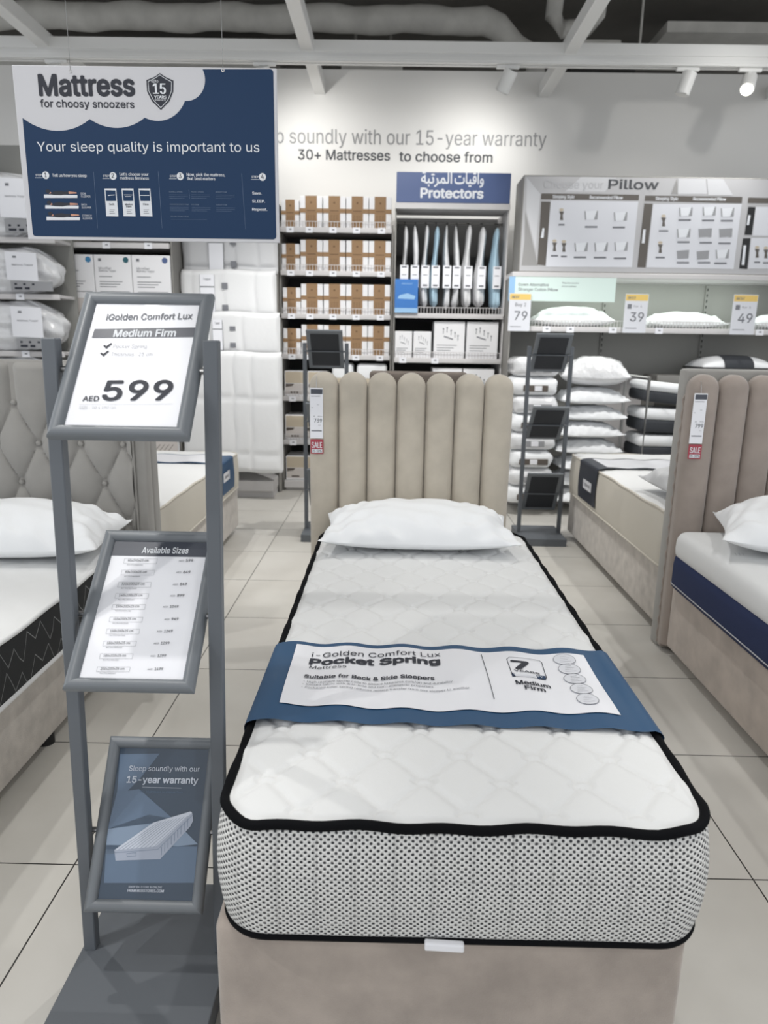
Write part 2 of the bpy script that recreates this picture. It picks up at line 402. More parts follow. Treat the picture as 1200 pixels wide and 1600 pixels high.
def copy_tree(o, loc=None, rot=None, label=None, parent=None, group=None, scale=None):
    c = o.copy(); COL.objects.link(c)
    if parent is not None: c.parent = parent
    if loc is not None: c.location = loc
    if rot is not None: c.rotation_euler = rot
    if scale is not None: c.scale = scale
    if label: c['label'] = label
    if group: c['group'] = group
    for ch in list(o.children): copy_tree(ch, parent=c)
    return c
ORD = ['first', 'second', 'third', 'fourth', 'fifth', 'sixth', 'seventh', 'eighth', 'ninth', 'tenth']

# ------------------------------------------------------------------ the setting
struct(MB().box(-6, 6, -3, 10, -0.1, 0).build('floor', 'floor'))
struct(MB().box(-6, 6, 7.2, 7.32, 0, 3.83).build('wall_back', 'wall'))
struct(MB().box(-6, 6, 10, 10.1, 0, 5.0).build('wall_beyond', 'dark_wall'))
struct(MB().box(-6, 6, -3, 10.1, 5.0, 5.1).build('ceiling', 'dark_wall'))
for i, bx in enumerate((-2.79, -0.715, 1.345, 3.42)):
    struct(MB().rbox(bx - 0.05, bx + 0.05, -3, 7.2, 3.62, 3.73, 0.004, 1).build('trim_%d' % (i + 1), 'white_metal'))
struct(MB().rbox(-6, 6, 6.2, 6.3, 3.615, 3.70, 0.004, 1).build('trim_5', 'white_metal'))
# ducts and pipes in the ceiling void
tr = MB()
pts = [Vector((-6 + 6.9 * i / 40, 8.4, 4.71 + 0.012 * math.sin(i * 1.1))) for i in range(41)]
pts += [Vector((1.05, 8.42, 4.66)), Vector((1.25, 8.45, 4.50)), Vector((1.42, 8.45, 4.42)), Vector((1.47, 8.45, 4.32)), Vector((1.48, 8.45, 4.0))]
tag(tr.tube(pts, [0.13 + 0.008 * math.sin(i * 2.1) for i in range(41)] + [0.13, 0.11, 0.10, 0.10, 0.10], 14).build('insulated_duct', 'duct', smooth=50),
    'long grey insulated round duct running across the ceiling void above the wall', 'duct')
tag(MB().rbox(-6, -1.55, 8.6, 9.6, 4.05, 4.45, 0.01, 1).build('duct_box', 'duct'), 'long grey rectangular duct below the round insulated duct over the blue hanging sign', 'duct')
tag(MB().rbox(-1.55, -1.3, 8.7, 9.6, 3.9, 4.5, 0.01, 1).build('duct_box', 'dark_wall'), 'narrow dark grey duct end beside the long rectangular duct', 'duct')
tag(MB().rbox(-0.62, 0.05, 8.6, 9.5, 4.06, 4.5, 0.01, 1).box(-0.5, -0.47, 9.0, 9.03, 4.45, 4.999).box(-0.1, -0.07, 9.0, 9.03, 4.45, 4.999).build('duct_box', 'duct'), 'short grey rectangular duct above the centre of the back wall', 'duct')
tag(MB().tube([(1.62, 8.3, 4.99), (1.60, 8.3, 4.72), (1.72, 8.3, 4.6), (1.95, 8.3, 4.62), (2.05, 8.3, 4.75), (2.1, 8.3, 4.99)], 0.09, 12).build('bent_duct', 'duct', smooth=60),
    'short grey U-bent duct hanging from the ceiling near the insulated duct end', 'duct')
fc = thing('fan_coil_unit', 'dark ceiling fan coil unit with grey casing in front of the ceiling void', 'air unit', (2.2, 8.6, 4.2))
MB().rbox(1.8, 2.5, 8.3, 9.3, 4.2, 4.42, 0.02, 2).build('body', 'duct_dark', fc)
MB().rbox(1.75, 2.3, 8.2, 8.32, 4.38, 4.48, 0.02, 2).build('outlet', 'duct', fc)
MB().tube([(2.5, 8.25, 4.99), (2.5, 8.25, 4.3)], 0.012, 6).build('hanger', 'duct', fc)
tag(MB().box(2.75, 4.5, 8.2, 9.2, 4.55, 4.65).build('ceiling_panel', 'duct'), 'pale flat panel hung in the ceiling void behind the sloping white beam', 'panel')
tag(MB().box(2.55, 4.3, 9.45, 9.98, 4.12, 4.3).build('black_vent', 'duct_dark'), 'long black slot vent under the pale ceiling panel', 'vent')
tag(MB().box(4.75, 5.9, 7.6, 9.2, 4.3, 4.4).build('ceiling_panel', 'duct'), 'pale flat panel in the ceiling void beyond the red pipe', 'panel')
tag(MB().tube([(4.05, 9.1, 4.16), (4.65, 6.2, 4.95)], 0.022, 8).build('red_pipe', 'red', smooth=60), 'thin dark red sprinkler pipe rising across the ceiling void', 'pipe')
# track and spotlights
tk = thing('light_track', 'long white ceiling track rail under the cross beam carrying spotlights', 'track', (0, 6.24, 3.55))
b = MB()
for z0, z1, y0, y1 in ((3.59, 3.615, 6.215, 6.285), (3.565, 3.59, 6.2, 6.225), (3.565, 3.59, 6.275, 6.30), (3.55, 3.565, 6.205, 6.24), (3.55, 3.565, 6.26, 6.295)): b.box(-6, 6, y0, y1, z0, z1)
b.build('rail', 'white_metal', tk)
def spotlight(x, aim, on, label):
    t = thing('track_spotlight', label, 'spotlight', (x, 6.25, 3.55), 'track spotlights')
    MB().rbox(x - 0.09, x + 0.09, 6.235, 6.265, 3.525, 3.55, 0.005, 2).build('adapter', 'white_metal', t)
    MB().tube([(x, 6.25, 3.53), (x, 6.25, 3.47)], 0.012, 10).build('stem', 'white_metal', t, smooth=50)
    d = Vector(aim).normalized()
    c = Vector((x, 6.25, 3.45))
    h = MB().tube([c - d * 0.07, c - d * 0.068, c + d * 0.09, c + d * 0.095, c + d * 0.085], [0.05, 0.055, 0.055, 0.052, 0.047], 20).build('head', 'white_metal', t, smooth=40)
    MB().tube([c + d * 0.0955, c + d * 0.0965], 0.044, 20).build('lens', 'lens' if on else 'white_metal', h)
spotlight(0.87, (-0.4, 0.35, -0.9), False, 'white track spotlight aimed at the wall lettering beside the sloping beam')
spotlight(2.29, (-0.25, 0.1, -0.95), False, 'white unlit track spotlight beside the glowing one')
spotlight(2.78, (-0.35, -0.62, -0.72), True, 'white track spotlight with a glowing lens')
spotlight(-1.06, (0.2, 0.5, -0.85), False, 'white track spotlight half hidden behind the top edge of the blue sign near its ring')
spotlight(-2.72, (0.1, 0.5, -0.85), False, 'white track spotlight behind the pale cloud corner of the hanging sign')
# wall lettering
WP = Plane((0, 7.2, 0), (1, 0, 0), (0, 0, 1))
wt = thing('wall_lettering', 'two lines of grey lettering about sleep and mattresses on the white wall', 'lettering', (0.2, 7.2, 3.05))
a, b0 = WP.pix(381, 223); a1, b1 = WP.pix(853, 229)
MB().text(WP, 'Sleep soundly with our 15-year warranty', a, a1, b0, 0.125, -0.008, 0.004, db=b1 - b0, res=3).build('headline', 'wall_text', wt)
a, b0 = WP.pix(466, 249); a1, b1 = WP.pix(609, 251); b = MB()
b.text(WP, '30+ Mattresses', a, a1, b0, 0.085, 0.012, 0.004, res=3)
a, b0 = WP.pix(624, 252); a1, b1 = WP.pix(769, 252)
b.text(WP, 'to choose from', a, a1, b0, 0.085, 0.012, 0.004, res=3); b.build('subline', 'wall_text_dark', wt)

# ------------------------------------------------------------------ hanging sign
SP = Plane((0, 2.3, 0), (1, 0, 0), (0, 0, 1))
def S(x, y): return SP.pix(x * 0.38333, 80 + y * 0.38333)           # enlarged measurement of the sign
hs = thing('hanging_sign', 'large blue hanging sign with a pale cloud corner about mattress sleep steps', 'sign', (-0.74, 2.3, 1.69))
(xa, zb), (xb, zt) = SP.pix(50, 374), SP.pix(432, 106)
xa = SP.pix(37, 240)[0]
b = MB(); b.rbox(xa - 0.012, xb, 2.3005, 2.307, zb, zt, 0.003, 2); b.build('panel', 'board', hs)
def arc(p, q, r, n=14):
    """points on the circle through p, q(lowest), r"""
    (x1, y1), (x2, y2), (x3, y3) = p, q, r
    d = 2 * (x1 * (y2 - y3) + x2 * (y3 - y1) + x3 * (y1 - y2))
    ux = ((x1**2 + y1**2) * (y2 - y3) + (x2**2 + y2**2) * (y3 - y1) + (x3**2 + y3**2) * (y1 - y2)) / d
    uy = ((x1**2 + y1**2) * (x3 - x2) + (x2**2 + y2**2) * (x1 - x3) + (x3**2 + y3**2) * (x2 - x1)) / d
    R = math.hypot(x1 - ux, y1 - uy); t1, t2, t3 = [math.atan2(v - uy, u - ux) for u, v in (p, q, r)]
    def cw(a, b2): return (b2 - a) % (2 * PI)
    if cw(t1, t2) < cw(t1, t3): span = cw(t1, t3)
    else: span = cw(t1, t3) - 2 * PI
    return [(ux + R * math.cos(t1 + span * i / n), uy + R * math.sin(t1 + span * i / n)) for i in range(n + 1)]
pts = arc(S(92, 272), S(235, 325), S(366, 277)) + arc(S(366, 277), S(478, 313), S(590, 271))[1:] + arc(S(590, 271), S(672, 281), S(754, 203))[1:] + arc(S(754, 203), S(836, 125), S(826, 74))[1:]
pts += [S(1103, 74), S(1110, 77), S(1114, 84), S(1126, 755), S(1123, 763), S(1115, 767), S(146, 754), S(138, 751), S(134, 744)]
MB().poly(SP, pts[::-1]).build('blue_print', 'navy', hs)
b = MB()
def st(b, t, x0, x1, y, cap, bold=0.0, res=2, yr=None, m=0):
    a0, b0 = S(x0, y); a1, b1 = S(x1, yr if yr is not None else y + (x1 - x0) * 0.012)
    b.text(SP, t, a0, a1, b0, cap * 0.38333 * (2.2 / FPX), bold, 0.0012, m, 0, b1 - b0, res)
st(b, 'Mattress', 164, 548, 180, 70, 0.028, 4, 180); st(b, 'for choosy snoozers', 166, 548, 228, 26, 0.008, 3, 232)
sh = [S(*q) for q in ((597, 118), (628, 106), (652, 90), (676, 106), (707, 120), (706, 165), (690, 205), (656, 240), (620, 205), (600, 165))]
b.poly(SP, sh[::-1], 0.0008)
b.build('dark_lettering', 'ink', hs)
b = MB()
ins = [S(*q) for q in ((604, 124), (630, 112), (652, 97), (674, 112), (700, 126), (699, 163), (685, 200), (656, 231), (626, 200), (607, 163))]
for i in range(10): b.line(SP, ins[i], ins[(i + 1) % 10], 0.0016, 0.0012)
st(b, 'upto', 618, 646, 128, 10, 0.006); st(b, '15', 626, 676, 174, 36, 0.03); st(b, 'YEARS', 630, 678, 193, 10, 0.03); st(b, 'WARRANTY', 631, 677, 203, 6)
st(b, 'Your sleep quality is important to us', 153, 1058, 408, 34, -0.008, 3, 411)
for i, (sx, sy, nx) in enumerate(((143, 510, 187), (418, 513, 461), (690, 514, 735), (1023, 517, 1070))):
    st(b, 'STEP', sx + 3, nx - 16, sy, 8, 0.01); p0, p1 = S(sx, sy + 6), S(nx - 14, sy + 6); b.line(SP, p0, p1, 0.001)
    c0 = S(nx, sy - 4); b.disc(SP, *c0, 0.0108, h=0.0012)
st(b, 'Tell us how you sleep', 214, 354, 512, 11, 0.015)
st(b, "Let's choose your", 489, 606, 507, 11, 0.015); st(b, 'mattress firmness', 490, 607, 523, 11, 0.015)
st(b, 'Now, pick the mattress,', 762, 918, 509, 11, 0.015); st(b, 'that best matters', 763, 878, 525, 11, 0.015)
for t, y in (('Save.', 584), ('SLEEP.', 617), ('Repeat.', 650)): st(b, t, 1029, 1029 + 9.2 * len(t) - (8 if t == 'Save.' else 4), y, 10, 0.02)
for t, x, y in (('SIDE', 329, 584), ('SLEEPER', 331, 596), ('BACK', 333, 629), ('SLEEPER', 334, 641), ('STOMACH', 336, 674), ('SLEEPER', 338, 686)): st(b, t, x, x + 5.5 * len(t) + (0 if len(t) > 4 else 0), y, 7)
for i, y in enumerate((598, 642, 689)): b.add([SP.p(*S(x, yy), 0.0009) for x, yy in ((180 + i * 5, y), (316 + i * 5, y), (316 + i * 5, y - 12), (180 + i * 5, y - 14))], [(0, 1, 2, 3)])
for x in (426, 496, 565): b.add([SP.p(*S(q, yy), 0.0009) for q, yy in ((x + 8, 673), (x + 57, 674), (x + 48, 560), (x, 560))], [(0, 1, 2, 3)])
b.build('white_lettering', 'ink_white', hs)
b = MB()
for x0, y0, y1 in ((382, 492, 722), (645, 490, 722), (985, 498, 726)): b.line(SP, S(x0, y0), S(x0 + 16, y1), 0.0008)
b.line(SP, S(770, 565), S(774, 602), 0.0006)
for x, y, t in ((690, 576, 'BONNELL SPRING'), (780, 576, 'POCKET SPRING'), (880, 577, 'MEMORY FOAM'), (693, 627, 'HIGH RESILIENCE FOAM'), (782, 628, 'PU FOAM'), (882, 629, 'DUNLOP FOAM'), (697, 676, 'PILLOW TOP MATTRESS')):
    st(b, t, x, x + 3.6 * len(t) + 4, y, 5, 0.02)
    for k in range(3 if y < 660 else 1): b.line(SP, S(x, y + 9 + k * 7), S(x + (76 if y < 660 else 146) - 14 * (k == 2), y + 10 + k * 7), 0.0007)
b.build('faint_lettering', 'ink_faint', hs)
b = MB()
for x in (426, 496, 565): b.add([SP.p(*S(q, yy), 0.0013) for q, yy in ((x + 8, 611), (x + 48, 611), (x + 45, 568), (x + 4, 567))], [(0, 1, 2, 3)])
b.build('card_window', 'navy', hs)
b = MB()
for x, t in ((426, 'Soft'), (496, 'Medium'), (565, 'Firm')):
    wd = 5.2 * len(t); st(b, t, x + 30 - wd / 2, x + 30 + wd / 2, 628, 7, 0.03)
    if t == 'Medium': st(b, 'Firm', x + 19, x + 40, 637, 7, 0.03)
    for k in range(3): b.line(SP, S(x + 21, 647 + k * 7), S(x + 43 - 4 * (k % 2), 647 + k * 7), 0.0011, 0.0013)
for i, (nx, sy) in enumerate(((187, 510), (461, 513), (735, 514), (1070, 517))):
    st(b, str(i + 1), nx - 5 + (1 if i == 0 else 0), nx + 5 - (1 if i == 0 else 0), sy + 4, 17, 0.03)
for x0, y0 in ((180, 0), (185, 46), (190, 91)):                      # lying sleepers
    b.poly(SP, [S(x0 + q[0], y0 + q[1]) for q in ((22, 583), (40, 572), (60, 569), (80, 573), (100, 572), (101, 582), (70, 587), (40, 586))][::-1], 0.0014)
    b.disc(SP, *S(x0 + 16, y0 + 572), 0.007, 0.0058, 0.0014)
b.build('dark_small_lettering', 'ink', hs)
b = MB()
for x0, y0 in ((180, 0), (185, 46), (190, 91)):
    b.poly(SP, [S(x0 + q[0], y0 + q[1]) for q in ((99, 572), (132, 575), (134, 580), (100, 582))][::-1], 0.0013)
    b.disc(SP, *S(x0 + 24, y0 + 577), 0.004, 0.003, 0.0013)
b.build('figure_skin', 'skin', hs)
b = MB()
b.line(SP, S(441, 588), S(468, 586), 0.0022, 0.0016); b.line(SP, S(506, 586), S(540, 586), 0.0016, 0.0016); b.line(SP, S(510, 593), S(536, 593), 0.0016, 0.0016); b.line(SP, S(571, 588), S(610, 588), 0.0018, 0.0016)
b.build('firmness_icon', 'ink_white', hs)
for x, y in ((287, 82), (909, 79)):
    a, z0 = S(x, y); b = MB(); b.ring(SP, a, z0, 0.0045, 0.0045, 0.0017, 0.0016)
    b.tube([(a, 2.2995, z0 + 0.003), (a, 2.2985, zt + 0.004), (a, 2.302, zt + 0.02), (a, 2.303, 4.999)], 0.0007, 5); b.build('hanging_wire', 'steel', hs)

# ------------------------------------------------------------------ price stands
FR = ((-0.085, 1.22, 0.115, 1.476), (-0.093, 0.737, 0.15, 0.987), (-0.07, 0.213, 0.115, 0.515))
def frame_sweep(b, pl, w_, h_):
    prof = [(0.0, -0.006), (0.0, 0.005), (0.002, 0.009), (0.007, 0.0125), (0.013, 0.0135), (0.019, 0.0115), (0.024, 0.006), (0.025, 0.0015)]
    n = len(prof)
    for i in range(4):
        vs = []
        for c in (i, (i + 1) % 4):
            sx, sy = ((-1, -1), (1, -1), (1, 1), (-1, 1))[c]
            for d, hh in prof: vs.append(pl.p(sx * (w_ / 2 - d), h_ / 2 + sy * (h_ / 2 - d), hh))
        b.add(vs, [(k, n + k, n + k + 1, k + 1) for k in range(n - 1)])
    b.add([pl.p(-w_ / 2, 0, -0.006), pl.p(w_ / 2, 0, -0.006), pl.p(w_ / 2, h_, -0.006), pl.p(-w_ / 2, h_, -0.006)], [(3, 2, 1, 0)])
def stand(ox, oy, lean, label, name='sign_stand', back=False):
    t = thing(name, label, 'sign stand', (ox, oy, 0))
    sx = lambda x, z: ox + x + lean * z
    MB().rbox(ox - 0.165, ox + 0.165, oy - 0.2, oy + 0.195, 0.0, 0.055, 0.003, 2).build('base', 'grey_metal', t)
    for s_ in (-1, 1):
        b = MB(); x = s_ * 0.147
        b.rbox(x - 0.0135, x + 0.0135, oy - 0.0125, oy + 0.0125, 0.054, 1.392, 0.002, 1, fn=lambda q: Vector((sx(q.x, q.z), q.y, q.z)))
        b.build('post', 'grey_metal', t)
    out = []
    for yb, zb2, yt, zt2 in FR:
        o_ = Vector((sx(0, zb2), oy + yb, zb2)); v_ = Vector((lean * (zt2 - zb2), yt - yb, zt2 - zb2))
        pl = Plane(o_, (1, 0, 0), v_); h_ = v_.length
        b = MB(); frame_sweep(b, pl, 0.25, h_); f = b.build('sign_frame', 'grey_frame', t, smooth=50)
        b = MB()
        for s_ in (-1, 1):
            c = pl.p(s_ * 0.118, h_ * 0.45, 0.001); b.tube([c, c + Vector((s_ * 0.018, 0, 0))], 0.006, 10)
        b.build('pivot_bolt', 'steel', f)
        if back:
            b = MB(); b.rect(pl, -0.098, 0.098, 0.026, h_ - 0.026, -0.0085); q = b.v[-4:]; b.v[-4:] = q[::-1]; b.build('back_panel', 'frame_back', f)
            c0, c1 = pl.p(-0.147, h_ * 0.47, -0.012), pl.p(0.147, h_ * 0.47, -0.012); MB().tube([c0, c1], 0.005, 6).build('cross_bar', 'grey_metal', f)
            MB().rect(pl, -0.1, 0.1, 0.025, h_ - 0.025, 0.001).build('poster', 'paper', f)
        out.append((f, pl, h_))
    return t, out
fs_, frames = stand(-0.511, 1.315, 0.0245, 'grey floor stand with three tilted price frames beside the white mattress in front')
# top poster
f, pl, h_ = frames[0]
MB().rect(pl, -0.1, 0.1, 0.025, h_ - 0.025, 0.002).build('poster', 'paper', f)
def K(px, py): return pl.pix(px, py)
def kt(b, t, x0, y0, x1, y1, cap, bold=0.0, res=3, slant=0.0, h=0.0034, m=0):
    a0, b0 = K(x0, y0); a1, b1 = K(x1, y1); _, bt = K(x0, y0 - cap)
    b.text(pl, t, a0, a1, b0, bt - b0, bold, h, m, slant, b1 - b0, res)
sc_ = 460 / 1200
def Q2(x, y): return (x * sc_, 380 + y * sc_)
b = MB(); kt(b, 'iGolden Comfort Lux', *Q2(424, 316), *Q2(772, 316), 9.5, 0.012); b.build('product_name', 'ink_grey', f)
b = MB(); b.add([pl.p(*K(*Q2(x, y)), 0.0028) for x, y in ((368, 386), (780, 389), (796, 350), (379, 350))], [(0, 1, 2, 3)]); b.build('title_bar', 'bar', f)
b = MB(); kt(b, 'Medium Firm', *Q2(456, 384), *Q2(706, 386), 10.5, 0.03); b.build('title', 'ink_white', f)
b = MB(); kt(b, '599', *Q2(414, 642), *Q2(690, 645), 30, 0.016, 4); kt(b, 'AED', *Q2(336, 644), *Q2(400, 645), 7.5, 0.012)
for x, y in ((415, 424), (403, 455)): b.poly(pl, [K(*Q2(x + q[0], y + q[1])) for q in ((0, -4), (6, -8), (13, -2), (33, -16), (36, -12), (13, 8))][::-1], 0.0034)
b.build('price', 'ink', f)
b = MB(); kt(b, 'Pocket Spring', *Q2(454, 430), *Q2(590, 432), 6, 0.0, 2); kt(b, 'Thickness : 25 cm', *Q2(446, 462), *Q2(614, 464), 6, 0, 2)
kt(b, 'SIZE : 90 x 190 cm', *Q2(322, 676), *Q2(470, 677), 4, 0, 2); b.line(pl, K(*Q2(322, 658)), K(*Q2(700, 662)), 0.0005, 0.0034)
b.build('small_print', 'ink_pale', f)
# middle poster
f, pl, h_ = frames[1]
MB().rect(pl, -0.1, 0.1, 0.025, h_ - 0.025, 0.002).build('poster', 'paper', f)
def Q3(x, y): return (x * sc_, 760 + y * sc_)
b = MB(); bb = K(*Q3(640, 287))[1]; b.rect(pl, -0.1, 0.1, bb, h_ - 0.025, 0.0028); b.build('title_bar', 'bar', f)
b = MB(); kt(b, 'Available Sizes', *Q3(570, 273), *Q3(757, 278), 9, 0.014); b.build('title', 'ink_white', f)
b = MB(); b2 = MB()
for t, pr, x0, y0, x1 in (('90x190x25 cm', '599', 513, 307, 597), ('90x200x25 cm', '649', 503, 354, 590), ('120x200x25 cm', '849', 490, 403, 582), ('140x200x25 cm', '899', 480, 449, 574),
                          ('150x200x25 cm', '1049', 468, 494, 562), ('155x200x25 cm', '949', 458, 545, 550), ('160x200x25 cm', '1249', 446, 594, 540), ('180x200x25 cm', '1299', 434, 643, 528), ('180x210x25 cm', '1399', 421, 694, 512), ('200x200x25 cm', '1499', 410, 748, 507)):
    kt(b, t, *Q3(x0, y0), *Q3(x1, y0 + 1), 3.6, 0.006, 2)
    xp = x0 + (224 if len(pr) == 3 else 207); kt(b, pr, *Q3(xp + 12, y0 + 5), *Q3(xp + (40 if len(pr) == 3 else 46), y0 + 5), 4.2, 0.012, 2)
    c = [K(*Q3(x0 + q[0], y0 + q[1])) for q in ((-16, 7), (117, 10), (121, -10), (-12, -13))]
    for i in range(4): b2.line(pl, c[i], c[(i + 1) % 4], 0.0004, 0.003)
    kt(b2, 'MULTIPLE MEASURES', *Q3(x0 - 2, y0 + 15), *Q3(x0 + 62, y0 + 17), 1.8, 0.004, 1); kt(b2, 'AED', *Q3(xp - 17, y0 + 4), *Q3(xp + 4, y0 + 4), 2.6, 0.008, 1)
b.build('size_list', 'ink', f); b2.build('size_outline', 'ink_grey', f)
# bottom poster: a mattress floating in a blue room
f, pl, h_ = frames[2]
MB().rect(pl, -0.1, 0.1, 0.025, h_ - 0.025, 0.002).build('poster', 'poster_bg', f)
def Q4(x, y): return (x * sc_, 1140 + y * sc_)
def pg(b, ps, h=0.0026): b.poly(pl, [K(*Q4(*q)) for q in ps][::-1], h)
b = MB(); pg(b, ((470, 250), (560, 240), (700, 365), (620, 380), (434, 400))); pg(b, ((480, 95), (640, 97), (560, 200), (468, 290)), 0.0024); pg(b, ((424, 620), (790, 628), (800, 480), (430, 465))); b.build('room_print', 'poster_mid', f)
b = MB(); pg(b, ((428, 505), (434, 400), (600, 345), (700, 365), (802, 470), (690, 480))); b.build('light_print', 'poster_lt', f)
b = MB(); pg(b, ((464, 490), (470, 530), (650, 528), (770, 398), (782, 372), (776, 338), (620, 378)), 0.0030); b.build('mattress_print', 'poster_grey', f)
b = MB(); pg(b, ((462, 488), (630, 476), (640, 470), (776, 342), (770, 336), (620, 378)), 0.0034)
kt(b, 'Sleep soundly with our', *Q4(517, 164), *Q4(803, 174), 8, -0.006, 3, h=0.0036); kt(b, '15-year warranty', *Q4(509, 212), *Q4(797, 223), 10, 0.02, 3, h=0.0036)
b.line(pl, K(*Q4(572, 232)), K(*Q4(732, 240)), 0.0006, 0.0036); kt(b, 'SHOP IN-STORE & ONLINE', *Q4(524, 642), *Q4(660, 647), 3.4, 0.0, 2, h=0.0036); kt(b, 'HOMEBOXSTORES.COM', *Q4(521, 658), *Q4(667, 664), 4.2, 0.03, 2, h=0.0036)
b.build('poster_lettering', 'poster_white', f)
b = MB(); kt(b, '30+ Mattresses to choose from', *Q4(562, 254), *Q4(737, 261), 3.4, 0, 2, h=0.0036)
for i in range(9): b.line(pl, K(*Q4(480 + i * 18, 486 - i)), K(*Q4(640 + i * 15, 372 - i * 3 + 6)), 0.0006, 0.0038)
for i in range(9): b.line(pl, K(*Q4(655 + i * 13, 478 - i * 14)), K(*Q4(655 + i * 13, 512 - i * 14)), 0.0008, 0.0034)
b.line(pl, K(*Q4(466, 497)), K(*Q4(640, 488)), 0.0006, 0.0036); b.line(pl, K(*Q4(640, 488)), K(*Q4(778, 352)), 0.0006, 0.0036)
c = [K(*Q4(*q)) for q in ((515, 502), (552, 499), (552, 512), (516, 515))]
for i in range(4): b.line(pl, c[i], c[(i + 1) % 4], 0.0007, 0.0034)
b.build('poster_shade', 'poster_mid', f)
ra, _ = stand(-0.47, 5.05, 0, 'dark grey sign stand seen from behind, its frames partly hidden by the beige headboard', back=True)
ra.rotation_euler = (0, 0, PI)
rb, _ = stand(1.10, 5.05, 0, 'dark grey sign stand seen from behind, between the beige headboard and the cream mattress', back=True)
rb.rotation_euler = (0, 0, PI)

# ------------------------------------------------------------------ beds
def rr_outline(x0, x1, y0, y1, r, off=0.0, n=10, step=0.06):
    """rounded rectangle outline, counter-clockwise from the front edge"""
    pts = []
    cs = (((x1 - r, y0 + r), -PI / 2), ((x1 - r, y1 - r), 0), ((x0 + r, y1 - r), PI / 2), ((x0 + r, y0 + r), PI))
    for (cx, cy), a0 in cs:
        for k in range(n + 1):
            a = a0 + PI / 2 * k / n; pts.append(Vector((cx + (r + off) * math.cos(a), cy + (r + off) * math.sin(a), 0)))
    out = []
    for i, p in enumerate(pts):
        q = pts[(i + 1) % len(pts)]; L = (q - p).length; k = max(1, int(L / step))
        out += [p.lerp(q, j / k) for j in range(k)]
    return out
def quilt(x, y):
    """stitched lattice with small ovals at the crossings; 0 on a stitch, 1 on a puff"""
    a, c = x / 0.148, y / 0.18
    wx = 0.012 * math.sin(y * 35)
    u, v = a + c + wx, a - c + wx
    du, dv = abs(u - round(u)), abs(v - round(v))
    d = min(du, dv) * 0.114
    h = 1 - math.exp(-(d / 0.007) ** 1.4)
    i, j = round(u), round(v); nx, ny = (i + j) / 2 * 0.148, (i - j) / 2 * 0.18
    e = math.hypot((x - nx) / 0.019, (y - ny) / 0.0115)
    if e < 1.25: h = 0.85 * math.exp(-(e / 0.75) ** 4) if e < 1 else 0.85 * math.exp(-(1 / 0.75) ** 4) + 0.0
    return h
def diamond(x, y, s_=0.11):
    u, v = (x + y) / s_, (x - y) / s_
    return 1 - math.exp(-(min(abs(u - round(u)), abs(v - round(v))) * s_ * 0.7 / 0.006) ** 1.3)
def mattress(name, label, x0, x1, y0, y1, z0, z1, side, top='knit', tape='black_tape', r=0.075, bulge=0.012, tr=0.008, quilt_fn=None, amp=0.005, crown=0.014, nx=60, ny=120, low_tape=None, tape_names=('piping', 'piping'), step=0.05, sidename='side_border'):
    t = thing(name, label, 'mattress', ((x0 + x1) / 2, (y0 + y1) / 2, z0))
    ol = rr_outline(x0, x1, y0, y1, r, step=step); n = len(ol)
    per = [0.0]
    for i in range(n): per.append(per[-1] + (ol[(i + 1) % n] - ol[i]).length)
    cx, cy = (x0 + x1) / 2, (y0 + y1) / 2
    nor = []
    for i in range(n):
        d = ol[(i + 1) % n] - ol[i - 1]; nor.append(Vector((d.y, -d.x, 0)).normalized())
    b = MB(); K_ = 12; vs = []; uv = []
    for j in range(K_ + 1):
        q = j / K_; z = z0 + (z1 - z0) * q; o_ = bulge * math.sin(PI * q) ** 0.7 if 0 < q < 1 else 0
        for i in range(n + 1):
            k = i % n; wv = 0.0015 * math.sin(per[i] * 2 * PI / 0.272) * math.sin(PI * q)
            p = ol[k] + nor[k] * (o_ + wv); vs.append((p.x, p.y, z)); uv.append((per[i], z))
    b.add(vs, [(j * (n + 1) + i, j * (n + 1) + i + 1, (j + 1) * (n + 1) + i + 1, (j + 1) * (n + 1) + i) for j in range(K_) for i in range(n)])
    b.build(sidename, side, t, smooth=60, uv=uv)
    hx, hy = (x1 - x0) / 2, (y1 - y0) / 2
    def tp(u, v):
        x = (2 * u - 1) * hx; y = (2 * v - 1) * hy
        ax, ay = abs(x) - (hx - r), abs(y) - (hy - r)
        X_, Y_ = x, y
        if ax > 0 and ay > 0:
            k = max(ax, ay) / math.hypot(ax, ay); X_ = math.copysign(hx - r + ax * k, x); Y_ = math.copysign(hy - r + ay * k, y)
            edge = r - max(ax, ay)
        else: edge = min(hx - abs(x), hy - abs(y))
        z = z1 + crown * (1 - math.exp(-edge / 0.03))
        if quilt_fn: z += amp * (quilt_fn(X_ + cx, Y_ + cy) - 1) * min(1, max(0, (edge - 0.012) / 0.02)) if edge > 0.012 else 0
        if quilt_fn and 0.010 < edge < 0.018: z -= 0.0025
        return (X_ + cx, Y_ + cy, z)
    MB().grid(tp, nx, ny).build('top_panel', top, t, smooth=70)
    wob = lambda i: 0.0025 * math.sin(i * 0.9) + 0.002 * math.sin(i * 0.37)
    if tape: MB().tube([p + Vector((0, 0, z1 - 0.001 + wob(i))) for i, p in enumerate(ol)], tr, 10, closed=True).build(tape_names[0], tape, t, smooth=60)
    if low_tape or tape: MB().tube([p + Vector((0, 0, z0 + tr)) for p in ol], tr, 10, closed=True).build(tape_names[1], low_tape or tape, t, smooth=60)
    b = MB(); b.add([(p.x, p.y, z0 + 0.002) for p in ol], [tuple(range(n))[::-1]]); b.build('underside', top, t)
    return t
